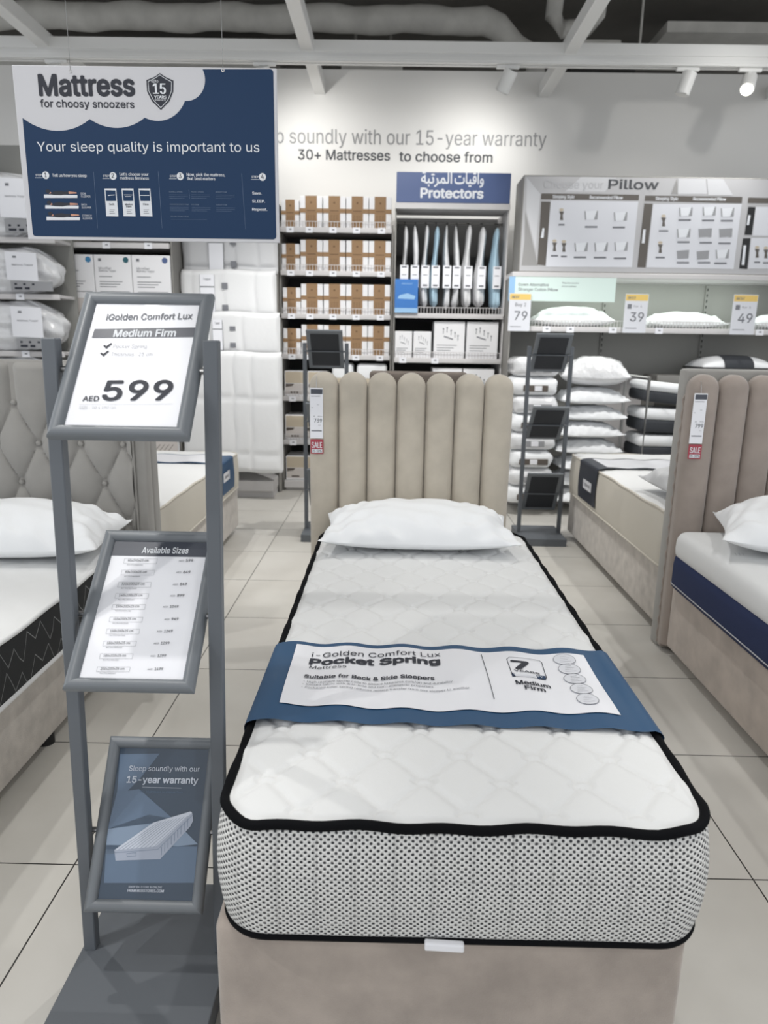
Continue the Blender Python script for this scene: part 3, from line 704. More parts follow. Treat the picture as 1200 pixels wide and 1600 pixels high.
def channel(b, xc, w_, yf, depth, ztop, z0, yb, m=0):
    """one upright rounded upholstery channel with a domed top"""
    R = w_ / 2; zc = ztop - R; N = 14
    rows = []
    for k in range(9): rows.append((z0 + (zc - z0) * k / 8, R, 0.0))
    for k in range(1, 11):
        a = PI / 2 * k / 10; rows.append((zc + R * math.sin(a), max(R * math.cos(a), 0.0006), R * math.sin(a)))
    vs = []
    for z, hw, hh in rows:
        for i in range(N + 1):
            x = -hw * math.cos(PI * i / N); rho = math.hypot(x, hh) / R
            vs.append((xc + x, yf + depth - depth * max(0.0, 1 - min(1, rho) ** 2.4) ** 0.5, z))
    L = len(rows)
    fs = [(j * (N + 1) + i, j * (N + 1) + i + 1, (j + 1) * (N + 1) + i + 1, (j + 1) * (N + 1) + i) for j in range(L - 1) for i in range(N)]
    b.add(vs, fs, m)
    # rim and back
    rim = [(-R, z0)] + [(-q[1], q[0]) for q in rows] + [(q[1], q[0]) for q in rows[::-1]] + [(R, z0)]
    k = len(rim)
    b.add([(xc + x, yf + depth, z) for x, z in rim] + [(xc + x, yb, z) for x, z in rim], [(i, (i + 1) % k, k + (i + 1) % k, k + i) for i in range(k)] + [tuple(range(k, 2 * k))], m)
def channel_bed(label, x0, n, cw, yf, ztop, base, matl, matb):
    x1 = x0 + n * cw; bx0, bx1, by0, by1, bz0, bz1 = base
    t = thing('channel_bed', label, 'bed', ((bx0 + bx1) / 2, (by0 + by1) / 2, 0))
    hb = MB().rbox(x0 + 0.003, x1 - 0.003, yf + 0.045, yf + 0.085, 0.02, ztop - 0.075, 0.006, 2).build('headboard', matl, t, smooth=40)
    for i in range(n):
        b = MB(); channel(b, x0 + (i + 0.5) * cw, cw - 0.001, yf, 0.045, ztop, 0.04, yf + 0.075); b.build('channel', matl, hb, smooth=50)
    MB().rbox(bx0, bx1, by0, by1, bz0, bz1, 0.018, 4).build('base', matb, t, smooth=50)
    MB().tube([(x0 + 0.004 + 0.004 * math.sin(i_ * 1.9), yf + 0.088, 0.03 + (ztop - 0.12) * i_ / 60) for i_ in range(61)], 0.006, 8).build('edge_trim', matl, hb, smooth=60)
    for fx in (bx0 + 0.08, bx1 - 0.08):
        for fy in (by0 + 0.1, by1 - 0.12): MB().tube([(fx, fy, 0), (fx, fy, bz0 + 0.01)], 0.028, 14).build('foot', 'black', t, smooth=40)
    return t
def pillow(label, cx, cy, z0, w_, d_, h_, rot=0.0, mat='cotton', tilt=(0, 0), name='pillow', seed=1, flange=0.0, group=None, nx=44, ny=30, sag=0.3):
    """stuffed pillow: one closed surface, pinched seams and pulled-out corners; origin at the centre of its underside"""
    t = random.Random(seed); ph = [t.uniform(0, 6.28) for _ in range(8)]
    cw = math.cos(rot), math.sin(rot)
    def outline(u, v):
        x = u * (1 - 0.07 * (1 - v * v) ** 1.2 * abs(u) ** 3 * 1.0); y = v * (1 - 0.09 * (1 - u * u) ** 1.2 * abs(v) ** 3)
        return x * w_ / 2, y * d_ / 2
    def surf(s_):
        def fn(a, c):
            u, v = -math.cos(PI * a), -math.cos(PI * c)
            x, y = outline(u, v)
            th = ((1 - abs(u) ** 2.6) ** 0.62) * ((1 - abs(v) ** 2.2) ** 0.60)
            e = (1 - th)
            wr = 0.013 * math.sin(9 * u + 5 * v + ph[0]) * math.sin(7 * v - 3 * u + ph[1]) * th * (0.35 + e)
            wr += 0.010 * math.sin(23 * u + ph[2] + 2.5 * math.sin(4 * v + ph[4])) * e * (th > 0.02) * th ** 0.5 * 2
            wr += 0.009 * math.sin(19 * v + ph[3] + 3 * math.sin(5 * u + ph[5])) * e * th ** 0.5 * 1.6
            hz = h_ * sag
            z = hz + (h_ - hz) * th + wr if s_ > 0 else hz * (1 - th) - 0
            z += 0.012 * (abs(u * v) ** 4)
            X_, Y_ = x * cw[0] - y * cw[1], x * cw[1] + y * cw[0]
            z += tilt[0] * X_ + tilt[1] * Y_
            return (cx + X_, cy + Y_, z0 + max(0.0, z) if tilt == (0, 0) else z0 + z)
        return fn
    b = MB(); b.grid(surf(1), nx, ny); k = len(b.f); b.grid(surf(-1), nx, ny)
    for i in range(k, len(b.f)): b.f[i] = b.f[i][::-1]
    o = b.build(name, mat, None, smooth=80, loc=(cx, cy, z0))
    return tag(o, label, 'pillow', group)
def price_tag(label, xc, zc_t, y, price, lean=0.0):
    """hanging price card with a red sale flap"""
    t = thing('price_tag', label, 'price tag', (xc, y, zc_t))
    pl = Plane((xc - 0.028, y, zc_t), (1, 0.0, lean), (0, 0, 1))
    b = MB(); b.box(0, 0.056, 0, 0.002, -0.215, 0); b.v = [tuple(pl.p(q[0], q[2], -q[1])) for q in b.v]; b.build('card', 'paper', t)
    b = MB(); b.rect(pl, 0.004, 0.054, -0.026, -0.005, 0.0008); b.build('header', 'bar', t)
    b = MB(); b.text(pl, price, 0.018, 0.051, -0.147, 0.017, 0.014, 0.001)
    b.text(pl, 'AED', 0.014, 0.022, -0.122, 0.004); b.text(pl, 'AED 1056', 0.034, 0.051, -0.122, 0.004); b.text(pl, 'Upholstered Bed', 0.005, 0.044, -0.037, 0.0045); b.rect(pl, 0.006, 0.050, -0.184, -0.180, 0.0008); b.text(pl, '90x190', 0.036, 0.046, -0.160, 0.004)
    b.text(pl, 'Size', 0.006, 0.014, -0.085, 0.004); b.text(pl, 'Colour', 0.030, 0.040, -0.072, 0.004); b.build('lettering', 'bar', t)
    b = MB(); b.box(0.001, 0.057, 0.001, 0.004, -0.282, -0.219); b.v = [tuple(pl.p(q[0], q[2], -q[1] + 0.002)) for q in b.v]; s_ = b.build('sale_flap', 'crimson', t)
    b = MB(); b.text(pl, 'SALE', 0.007, 0.051, -0.256, 0.025, 0.02, 0.0022); b.rect(pl, 0.007, 0.052, -0.277, -0.262, 0.0020); b.build('sale_lettering', 'ink_white', s_)
    b = MB(); b.text(pl, '25-50%', 0.010, 0.049, -0.2745, 0.010, 0.02, 0.0026); b.build('discount_lettering', 'ink', s_)
    MB().tube([(xc, y + 0.001, zc_t - 0.004), (xc, y + 0.010, zc_t + 0.03), (xc, y + 0.018, zc_t + 0.05)], 0.0012, 6).build('loop', 'ink_pale', t)
    return t

# the white bed in front
channel_bed('beige velvet channel-back bed with seven tall channels holding the white dotted mattress', -0.357, 7, 0.1257, 3.03, 1.272, (-0.312, 0.565, 1.085, 3.03, 0.04, 0.342), 'velvet', 'velvet_base')
mt = mattress('mattress', 'white quilted mattress with black piping and black dotted knit sides', -0.292, 0.578, 1.052, 3.008, 0.346, 0.583, 'dots', quilt_fn=quilt, nx=170, ny=380, bulge=0.017, step=0.02, r=0.085, crown=0.012, amp=0.007, tr=0.0092)
b = MB(); b.rbox(0.075, 0.145, 1.030, 1.043, 0.348, 0.364, 0.003, 2, fn=lambda q: Vector((q.x, q.y, q.z + 0.003 * math.sin((q.x - 0.075) * 60)))); b.build('care_label', 'paper', mt)
o = pillow('plain white pillow against the beige channel headboard on the dotted mattress', 0.115, 2.79, 0.597, 0.775, 0.45, 0.175, 0.0, 'cotton', seed=3, nx=80, ny=56)
price_tag('white price tag reading 739 on the beige headboard', -0.322, 1.205, 3.026, '739')
# paper sleeve across the mattress
def sleeve(label, x0, x1, zt, z0, y0, y1, drop, bulge, mats, panel=None, skew=(0, 0), name='mattress_sleeve', wav=0.004):
    t = thing(name, label, 'sleeve', ((x0 + x1) / 2, (y0 + y1) / 2, zt))
    prof = []
    rr_ = 0.016; z_lo = zt - drop
    for k in range(5):
        z = z_lo + (drop - 0.012) * k / 4; prof.append((x0 - 0.0065 - max(bulge * max(0.0, math.sin(PI * (z - z0) / (zt - z0))) ** 0.7, 0.0065 if k > 2 else 0), z))
    prof += [(x0 - 0.0135, zt + 0.003), (x0 - 0.010, zt + 0.0105), (x0 - 0.002, zt + 0.0155), (x0 + 0.007, zt + 0.0185)]
    n_ = 60
    for k in range(1, n_): prof.append((x0 + 0.01 + (x1 - x0 - 0.02) * k / n_, zt + 0.0195 + 0.0035 * math.sin(k * 0.62)))
    full = prof[:9] + prof[9:] + [(x0 + x1 - q[0], q[1]) for q in prof[:9]][::-1]
    N = len(full)
    def fn(u, v):
        i = u * (N - 1); k = min(int(i), N - 2); fr = i - k
        x = full[k][0] * (1 - fr) + full[k + 1][0] * fr; z = full[k][1] * (1 - fr) + full[k + 1][1] * fr
        s_ = (x - x0) / (x1 - x0)
        y = (y0 + (y1 - y0) * v) + skew[0] * s_
        z += wav * math.sin(s_ * 9 + v * 4) * math.sin(v * PI) * (1 if 9 <= k <= N - 10 else 0)
        return Vector((x, y, z))
    MB().grid(fn, N - 1, 36).build('sleeve_paper', mats, t, smooth=60)
    return t, lambda x, y: fn(min(1, max(0, (8 + (x - x0 - 0.01) / (x1 - x0 - 0.02) * n_) / (N - 1))), (y - y0 - skew[0] * (x - x0) / (x1 - x0)) / (y1 - y0)).z
sl, zf = sleeve('blue paper sleeve with a white printed panel around the dotted mattress', -0.292, 0.578, 0.583, 0.346, 1.362, 1.768, 0.13, 0.017, 'sleeve', skew=(-0.012, 0))
class Drape(Plane):
    """print laid on the sleeve: photo measurements land on the cloth height"""
    def __init__(s): s.o = Vector((0, 0, 0.600)); s.u = Vector((1, 0, 0)); s.v = Vector((0, 1, 0)); s.n = Vector((0, 0, 1))
    def p(s, a, b, h=0.0): return Vector((a, b, zf(a, b) + h))
DP = Drape()
def Q5(x, y): return (380 + x * 680 / 1200, 980 + y * 680 / 1200)
c4 = [DP.pix(*Q5(*q)) for q in ((100, 218), (1041, 247), (938, 80), (148, 53))]
b = MB(); b.grid(lambda u, v: DP.p(*[(c4[0][i] * (1 - u) + c4[1][i] * u) * (1 - v) + (c4[3][i] * (1 - u) + c4[2][i] * u) * v for i in (0, 1)], 0.0022), 130, 40); b.build('print_panel', 'paper', sl, smooth=60)
def lay(b, t, x0, y0, x1, y1, cap, bold=0.0, res=3):
    a0, b0 = DP.pix(*Q5(x0, y0)); a1, b1 = DP.pix(*Q5(x1, y1)); _, bt = DP.pix(*Q5(x0, y0 - cap))
    b.text(DP, t, a0, a1, b0, bt - b0, bold, 0.0042, 0, 0, b1 - b0, res)
b = MB()
lay(b, 'i-Golden Comfort Lux', 188, 84, 544, 87, 12, -0.006); lay(b, 'Pocket Spring', 183, 104, 541, 107, 15, 0.032); lay(b, 'Mattress', 182, 116, 284, 117, 8, -0.004)
lay(b, 'Suitable for Back & Side Sleepers', 168, 144, 527, 148, 9, 0.022); lay(b, 'Medium', 753, 170, 848, 175, 10, 0.022); lay(b, 'Firm', 778, 185, 834, 188, 10, 0.022)
lay(b, '7', 748, 125, 792, 127, 24, 0.03); lay(b, 'YEARS', 747, 134, 818, 136, 5, 0.014)
def dl(b, p, q, wd, n_=8):
    p, q = DP.pix(*Q5(*p)), DP.pix(*Q5(*q))
    for i in range(n_):
        f0, f1 = i / n_, (i + 1) / n_
        b.line(DP, (p[0] * (1 - f0) + q[0] * f0, p[1] * (1 - f0) + q[1] * f0), (p[0] * (1 - f1) + q[0] * f1, p[1] * (1 - f1) + q[1] * f1), wd, 0.0040)
dl(b, (656, 78), (692, 203), 0.0016)
fr_ = [(726, 96), (733, 91), (815, 93), (823, 98), (836, 143), (832, 150), (748, 148), (741, 142)]
for i in range(8): dl(b, fr_[i], fr_[(i + 1) % 8], 0.0016, 2)
b.build('print_lettering', 'ink', sl)
b = MB(); b.add([DP.p(*DP.pix(*Q5(*q)), 0.0038) for q in ((741, 147), (835, 150), (833, 138), (738, 136))], [(0, 1, 2, 3)]); b.build('badge_bar', 'navy', sl)
b = MB(); lay(b, 'WARRANTY', 746, 145.5, 828, 147, 5, 0.01, 2); b.v = [(q[0], q[1], q[2] + 0.001) for q in b.v]; b.build('badge_lettering', 'ink_white', sl)
b = MB()
for t, x0, x1, y0, y1 in (('High resilient spring coils to ensure luxurious comfort and durability', 176, 577, 157, 160), ('Knitted fabric with anti-mite and non-allergenic properties', 173, 524, 165, 168), ('Pocketed inner spring reduces motion transfer from one sleeper to another', 170, 624, 174, 181)):
    lay(b, t, x0, y0, x1, y1, 5, 0, 1); b.disc(DP, *DP.pix(*Q5(x0 - 8, y0 - 2)), 0.0012, h=0.0042, n=8)
b.build('print_small_lettering', 'ink_grey', sl)
b = MB(); b2 = MB()
for x, y in ((885, 95), (899, 121), (914, 149), (932, 179), (949, 209)):
    a0, b0 = DP.pix(*Q5(x, y)); a1, _ = DP.pix(*Q5(x + 30, y)); R_ = a1 - a0
    b.disc(DP, a0, b0, R_, R_ * 1.05, 0.0040); b2.ring(DP, a0, b0, R_, R_ * 1.05, 0.0012, 0.0044)
    for k in range(4): b2.line(DP, (a0 - R_ * 0.5 + k * 0.002, b0 - R_ * 0.5 + k * R_ * 0.33), (a0 + R_ * 0.5 - (k % 2) * 0.006, b0 - R_ * 0.45 + k * R_ * 0.33), 0.0008, 0.0046)
b.build('icon_disc', 'print_pale', sl); b2.build('icon_lines', 'ink_grey', sl)

# tufted bed at the left edge
tb = thing('tufted_bed', 'grey velvet bed with a diamond-tufted button headboard holding the black-sided mattress', 'bed', (-1.95, 2.0, 0))
TX, TZ, DXB, DZB = -1.60, 1.10, 0.183, 0.345
def tuft(x, z):
    """x, z -> how far the padding stands out (creases between buttons, straight pleats above the top row)"""
    zc = min(z, 1.123)
    u = (x - BX) / DXB + (zc - 1.123) / DZB; v = (x - BX) / DXB - (zc - 1.123) / DZB
    h = (abs(math.sin(PI * u)) * abs(math.sin(PI * v))) ** 0.38
    if z > 1.123: h = h + (abs(math.sin(PI * (x - BX) / DXB)) ** 0.6 - h) * min(1, (z - 1.123) / 0.04)
    i, j = round(u), round(v); bx_, bz_ = BX + (i + j) / 2 * DXB, 1.123 + (i - j) / 2 * DZB
    rr_ = math.hypot(x - bx_, zc - bz_)
    return h * 0.038 - 0.014 * math.exp(-(rr_ / 0.022) ** 2)
BX = at(17, 640, y=2.99).x
hx0, hx1 = -2.82, -1.065
hbm = MB()
def hb_fn(u, v):
    x = hx0 + (hx1 - 0.055 - hx0) * u; z = 0.3 + (1.295 - 0.3) * v
    e = min(1, (1.297 - z) / 0.03); e = math.sin(PI / 2 * max(0, e))
    return (x, 3.035 - (0.012 + tuft(x, z)) * (0.25 + 0.75 * e), z)
hbm.grid(hb_fn, 330, 150)
hb = hbm.build('headboard', 'velvet_grey', tb, smooth=70)
MB().rbox(hx0, hx1 - 0.0, 3.022, 3.09, 0.0, 1.302, 0.012, 3).build('headboard_frame', 'velvet_grey', hb, smooth=40)
MB().tube([(hx1 - 0.053, 3.012, 0.3), (hx1 - 0.053, 3.012, 1.29)], 0.006, 8).build('piping', 'velvet_grey', hb, smooth=60)
for i in range(-6, 4):
    for j in range(-5, 1):
        if (i + j) % 2 == 0 or True:
            bx_ = BX + i * DXB + (DXB / 2 if j % 2 else 0); bz_ = 1.123 + j * DZB / 2
            if hx0 + 0.05 < bx_ < hx1 - 0.08 and bz_ > 0.5:
                d = tuft(bx_, bz_ - 0.0)
                vs = Vector((bx_, 3.030 - 0.012, bz_)); b = MB()
                b.tube([vs + Vector((0, 0.006, 0)), vs, vs + Vector((0, -0.006, 0)), vs + Vector((0, -0.009, 0)), vs + Vector((0, -0.010, 0))], [0.0115, 0.0125, 0.011, 0.006, 0.001], 14); b.build('button', 'velvet_grey', hb, smooth=70)
MB().rbox(-2.80, -1.165, 1.1, 3.02, 0.04, 0.335, 0.018, 4).build('base', 'suede_grey', tb, smooth=50)
for fx, fy in ((-1.20, 2.22), (-1.25, 1.2), (-2.7, 1.2), (-2.7, 2.9)): MB().tube([(fx, fy, 0), (fx, fy, 0.05)], 0.028, 14).build('foot', 'black', tb, smooth=40)
mattress('mattress', 'white-topped mattress with black zigzag-stitched sides in the grey tufted bed', -2.75, -1.118, 1.07, 2.962, 0.336, 0.535, 'zigzag', tape='knit', quilt_fn=lambda x, y: diamond(x, y, 0.13), nx=90, ny=110, amp=0.004, tr=0.009, bulge=0.006, tape_names=('piping', 'lower_piping'))
pillow('plump white pillow with a pointed corner on the black-sided mattress', -1.50, 2.72, 0.552, 0.78, 0.46, 0.21, 0.06, 'cotton', seed=11, nx=70, ny=50)
# right-hand bed
channel_bed('taupe channel-back bed at the picture edge holding the navy-sided mattress', 1.283, 11, 0.129, 3.06, 1.285, (1.293, 2.70, 1.08, 3.06, 0.045, 0.345), 'velvet_taupe', 'velvet_lit_side')
nm = thing('mattress', 'navy blue mattress with a thick white foam top at the picture edge', 'mattress', (1.97, 2.0, 0.34))
b = MB(); ol = rr_outline(1.266, 2.68, 1.07, 3.05, 0.06)
n_ = len(ol); zs = [(0.346, -0.012), (0.36, 0.002), (0.38, 0.004), (0.42, 0.004), (0.46, 0.004), (0.49, 0.0), (0.498, -0.01)]
vs = []
for z, of in zs: vs += [(p.x, p.y, z) for p in rr_outline(1.266, 2.68, 1.07, 3.05, 0.06, of)]
b.add(vs, [(j * n_ + i, j * n_ + (i + 1) % n_, (j + 1) * n_ + (i + 1) % n_, (j + 1) * n_ + i) for j in range(len(zs) - 1) for i in range(n_)] + [tuple(range(n_))[::-1]])
b.build('side_border', 'navy_fabric', nm, smooth=50)
b = MB(); zs = [(0.497, -0.006), (0.507, 0.0), (0.53, 0.003), (0.565, 0.002), (0.582, -0.003), (0.596, -0.012), (0.603, -0.025), (0.606, -0.045)]
vs = []
for z, of in zs: vs += [(p.x, p.y, z) for p in rr_outline(1.266, 2.68, 1.07, 3.05, 0.06, of)]
b.add(vs, [(j * n_ + i, j * n_ + (i + 1) % n_, (j + 1) * n_ + (i + 1) % n_, (j + 1) * n_ + i) for j in range(len(zs) - 1) for i in range(n_)] + [tuple((len(zs) - 1) * n_ + i for i in range(n_))])
b.build('foam_top', 'knit', nm, smooth=60)
MB().tube([p + Vector((0, 0, 0.372)) for p in rr_outline(1.266, 2.68, 1.07, 3.05, 0.06, 0.004)], 0.0025, 6, closed=True).build('piping', 'ink_pale', nm, smooth=60)
TPN = Plane((0, 0, 0.6065), (1, 0, 0), (0, 1, 0)); b = MB()
for x in (1.36, 1.375, 1.39): b.line(TPN, (x, 2.66), (x + 0.012, 2.70), 0.002)
for k in range(14): b.line(TPN, (1.42 + 0.012 * k, 2.36 + 0.015 * (k % 3)), (1.43 + 0.012 * k, 2.40 - 0.01 * (k % 2)), 0.002)
b.build('embroidery', 'ink_pale', nm)
pillow('white pillow with an open flap end on the navy-sided mattress', 1.72, 2.68, 0.608, 0.80, 0.50, 0.235, -0.35, 'cotton', seed=23, nx=70, ny=50)
price_tag('white price tag reading 799 on the taupe headboard', 1.318, 1.207, 3.052, '799', 0.0)

# beds standing back to back behind them, heads towards the camera
def rear_bed(label, mlabel, hx0, hx1, x0, x1, hy, y1, ztop, z1, mh, mb_, mside, sleeve_label, scol, sdrop, sy, hid=False):
    t = thing('upholstered_bed', label, 'bed', ((x0 + x1) / 2, (hy + y1) / 2, 0))
    MB().rbox(hx0, hx1, hy, hy + 0.085, 0.0, ztop, 0.014, 3).build('headboard', mh, t, smooth=40)
    MB().rbox(x0, x1, hy + 0.08, y1, 0.045, 0.35, 0.018, 3).build('base', mb_, t, smooth=40)
    for fx in (x0 + 0.08, x1 - 0.08): MB().tube([(fx, y1 - 0.1, 0), (fx, y1 - 0.1, 0.06)], 0.028, 12).build('foot', 'black', t, smooth=40)
    if mlabel:
        mattress('mattress', mlabel, x0 - 0.02, x1 + 0.02, hy + 0.1, y1 - 0.02, 0.351, z1, mside, 'knit', 'knit_cream', nx=40, ny=60, quilt_fn=lambda x, y: diamond(x, y, 0.16), amp=0.004, tr=0.007, bulge=0.012)
    return t
rear_bed('grey upholstered bed with its foot away from the camera, behind the grey tufted headboard', 'cream mattress with a blue sleeve corner behind the grey tufted headboard', -2.82, -1.068, -2.7, -1.135, 3.10, 5.12, 1.295, 0.60, 'velvet_grey', 'suede_grey', 'knit_cream', None, None, None, None)
rear_bed('taupe upholstered bed standing back to back with the taupe channel headboard', 'cream mattress under a dark sleeve band behind the taupe channel headboard', 1.287, 2.72, 1.335, 2.65, 3.155, 5.15, 1.305, 0.63, 'velvet_grey', 'suede_grey', 'knit_cream', None, None, None, None)
rear_bed('narrow grey bed whose dark headboard top shows above the beige channel headboard', None, -0.1, 0.33, -0.09, 0.32, 3.13, 4.9, 1.275, 0.6, 'velvet_brown', 'suede_grey', 'knit_cream', None, None, None, None)
s1, zf1 = sleeve('blue sleeve with a small white label on the cream mattress behind the tufted headboard', -2.72, -1.115, 0.60, 0.351, 4.50, 4.86, 0.20, 0.012, 'sleeve', wav=0.001)
b = MB(); zz = lambda x, y, h: (x, y, zf1(x, y) + h)
b.grid(lambda u, v: zz(-2.66 + 1.45 * u, 4.53 + 0.30 * v, 0.002), 50, 3); b.build('print_panel', 'paper', s1)
PL1 = Plane((-1.0965, 0, 0), (0, 1, 0), (0, 0, 1)); b = MB(); b.box(-1.0955, -1.093, 4.53, 4.70, 0.485, 0.545); b.build('label', 'paper', s1)
b = MB(); PLX = Plane((-1.0925, 0, 0), (0, 1, 0), (0, 0, 1)); b.text(PLX, 'COMFORT', 4.55, 4.68, 0.505, 0.02, 0.02, 0.0); b.build('label_lettering', 'ink_grey', s1)
s2, zf2 = sleeve('dark sleeve band with a small white label around the cream mattress behind the taupe headboard', 1.315, 2.67, 0.63, 0.351, 4.38, 4.80, 0.24, 0.012, 'sleeve_navy', wav=0.001)
b = MB(); b.grid(lambda u, v: (1.37 + 1.25 * u, 4.42 + 0.34 * v, zf2(1.37 + 1.25 * u, 4.42 + 0.34 * v) + 0.002), 50, 3); b.build('print_panel', 'paper', s2)
b = MB(); b.box(1.2925, 1.295, 4.47, 4.66, 0.475, 0.535); b.build('label', 'paper', s2)
b = MB(); b.text(Plane((1.292, 0, 0), (0, -1, 0), (0, 0, 1)), 'COMFORT', -4.64, -4.49, 0.495, 0.02, 0.02, 0.0); b.build('label_lettering', 'ink_grey', s2)
pillow('grey pillow on the cream mattress just behind the taupe headboard', 1.73, 3.58, 0.648, 0.76, 0.44, 0.19, 0.03, 'cotton_grey', seed=31)

# ------------------------------------------------------------------ shelving along the back wall
def X(px, py, y): return at(px, py, y=y).x
def Zp(px, py, y): return at(px, py, y=y).z
def shelf_part(t, x0, x1, yf, yb, z, tickets=(), fence=True, mat='shelf', thick=0.04):
    b = MB(); b.rbox(x0, x1, yf, yb, z - 0.025, z, 0.003, 1); b.rbox(x0, x1, yf - 0.012, yf + 0.004, z - thick, z + 0.003, 0.004, 2)
    s_ = b.build('shelf', mat, t, smooth=40)
    if fence:
        b = MB(); zf_ = z + 0.055
        b.tube([(x0 + 0.01, yf + 0.012, zf_), (x1 - 0.01, yf + 0.012, zf_)], 0.003, 6); k = int((x1 - x0) / 0.028)
        for i in range(k + 1): xx = x0 + 0.01 + (x1 - x0 - 0.02) * i / k; b.tube([(xx, yf + 0.012, z), (xx, yf + 0.012, zf_)], 0.0028, 5, cap=False)
        b.build('wire_fence', 'shelf', s_, smooth=60)
    for tx in tickets:
        b = MB(); b.box(tx - 0.032, tx + 0.032, yf - 0.018, yf - 0.014, z - thick - 0.004, z + 0.004); tk_ = b.build('price_ticket', 'paper', s_)
        pl = Plane((tx, yf - 0.018, z - thick), (1, 0, 0), (0, 0, 1)); b = MB(); b.rect(pl, -0.008, 0.014, 0.018, 0.028, 0.0008); b.build('print', 'ink_grey', s_)
    return s_
def unit(label, x0, x1, yf, yb, ztop, z_shelves, tickets=None, back='back_panel', sides=('shelf_grey', 'shelf_grey'), fences=None, name='shelving_unit', side_depth=None):
    t = thing(name, label, 'shelving unit', ((x0 + x1) / 2, (yf + yb) / 2, 0))
    MB().box(x0, x1, yb - 0.02, yb, 0.0, ztop).build('back_panel', back, t)
    for x, sm in ((x0, sides[0]), (x1, sides[1])):
        d = 0.012 if x == x0 else -0.012
        if sm: MB().rbox(min(x, x + d), max(x, x + d), yf + 0.02, yb - 0.02, 0.0, ztop, 0.002, 1).build('side_panel', sm, t)
    b = MB(); b.rbox(x0 + 0.013, x1 - 0.013, yf, yb - 0.021, 0.03, 0.10, 0.004, 1); b.box(x0 + 0.02, x1 - 0.02, yf + 0.04, yb - 0.03, 0.0, 0.03); b.build('base_shelf', 'shelf', t)
    for i, z in enumerate(z_shelves): shelf_part(t, x0 + 0.013, x1 - 0.013, yf, yb - 0.021, z, (tickets or {}).get(i, ()), True if fences is None else fences[i])
    return t
# bay of wrapped white cartons
YB = 6.65
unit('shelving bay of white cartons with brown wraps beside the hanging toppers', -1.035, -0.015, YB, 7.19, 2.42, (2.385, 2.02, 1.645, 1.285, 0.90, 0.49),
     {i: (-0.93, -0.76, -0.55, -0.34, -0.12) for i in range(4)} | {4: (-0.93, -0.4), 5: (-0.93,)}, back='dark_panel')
def carton(x0, w_, h_, z, label):
    t = thing('carton', label, 'carton', (x0 + w_ / 2, YB + 0.19, z), 'white cartons with brown wraps')
    y0 = YB + 0.035; xc = x0 + w_ / 2
    MB().rbox(x0, x0 + w_, y0, y0 + 0.32, z, z + h_, 0.004, 2).build('box', 'carton', t)
    b = MB(); b.box(xc - w_ * 0.26, xc + w_ * 0.26, y0 - 0.002, y0 + 0.322, z - 0.0, z + h_ + 0.002); b.build('vertical_wrap', 'kraft', t)
    b = MB(); b.box(x0 - 0.0015, x0 + w_ + 0.0015, y0 - 0.0035, y0 + 0.3215, z + h_ * 0.48, z + h_ * 0.62); b.build('cross_wrap', 'kraft', t)
    pl = Plane((xc, y0 - 0.002, z), (1, 0, 0), (0, 0, 1)); b = MB()
    b.disc(pl, 0, h_ * 0.80, 0.009, h=0.0008, n=12)
    for k in range(4):
        for j in range(3): b.line(pl, (-w_ * 0.18 + j * w_ * 0.13, h_ * (0.40 - 0.05 * k)), (-w_ * 0.18 + j * w_ * 0.13 + w_ * 0.09, h_ * (0.40 - 0.05 * k)), 0.004, 0.0008)
    b.line(pl, (-w_ * 0.2, h_ * 0.55), (w_ * 0.2, h_ * 0.55), 0.008, 0.0022); b.build('print', 'kraft_dark', t)
    return t
big = small = None
for r, z in enumerate((2.3851, 2.0201, 1.6451, 1.2851)):
    row = ('top', 'second', 'third', 'fourth')[r]
    for i in range(5):
        lb = 'white carton with brown cross wrap, %s from the toppers on the %s shelf' % (ORD[i], row)
        jit = random.uniform(-0.002, 0.002)
        if i == 0:
            lb = 'small white carton with brown cross wrap at the topper end of the %s shelf' % row
            if small is None: small = carton(-1.012, 0.158, 0.232, z, lb); sl0 = small.location.copy()
            else: copy_tree(small, loc=(sl0.x + jit, sl0.y, z), label=lb)
        else:
            if big is None: big = carton(-0.846, 0.198, 0.268, z, lb); bl0 = big.location.copy()
            else: copy_tree(big, loc=(bl0.x + (i - 1) * 0.205 + jit, bl0.y + random.uniform(0, 0.01), z), label=lb)
def bed_pack(x0, w_, h_, z, label, y0=YB + 0.03):
    t = thing('bedding_pack', label, 'bedding pack', (x0 + w_ / 2, y0 + 0.15, z), 'boxed bedding on the lower shelves')
    MB().rbox(x0, x0 + w_, y0, y0 + 0.3, z, z + h_, 0.008, 2).build('box', 'carton', t)
    pl = Plane((x0, y0, z), (1, 0, 0), (0, 0, 1))
    MB().rect(pl, 0.01, w_ - 0.01, h_ * 0.52, h_ * 0.97, 0.001).build('title_print', 'beige', t)
    b = MB(); b.rect(pl, 0.01, w_ - 0.01, 0.02, h_ * 0.5, 0.001); b.build('photo_print', 'photo_light', t)
    b = MB(); b.poly(pl, [(0.012, h_ * 0.5), (0.012, h_ * 0.36), (w_ * 0.4, h_ * 0.40), (w_ * 0.5, h_ * 0.5)], 0.0014); b.rect(pl, w_ * 0.3, w_ * 0.7, 0.03, 0.045, 0.0014); b.build('photo_shade', 'photo_dark', t)
    return t
p0 = bed_pack(-1.01, 0.185, 0.235, 0.9001, 'beige and white bedding box at the topper end of the shelf under the cartons'); pl_ = p0.location.copy()
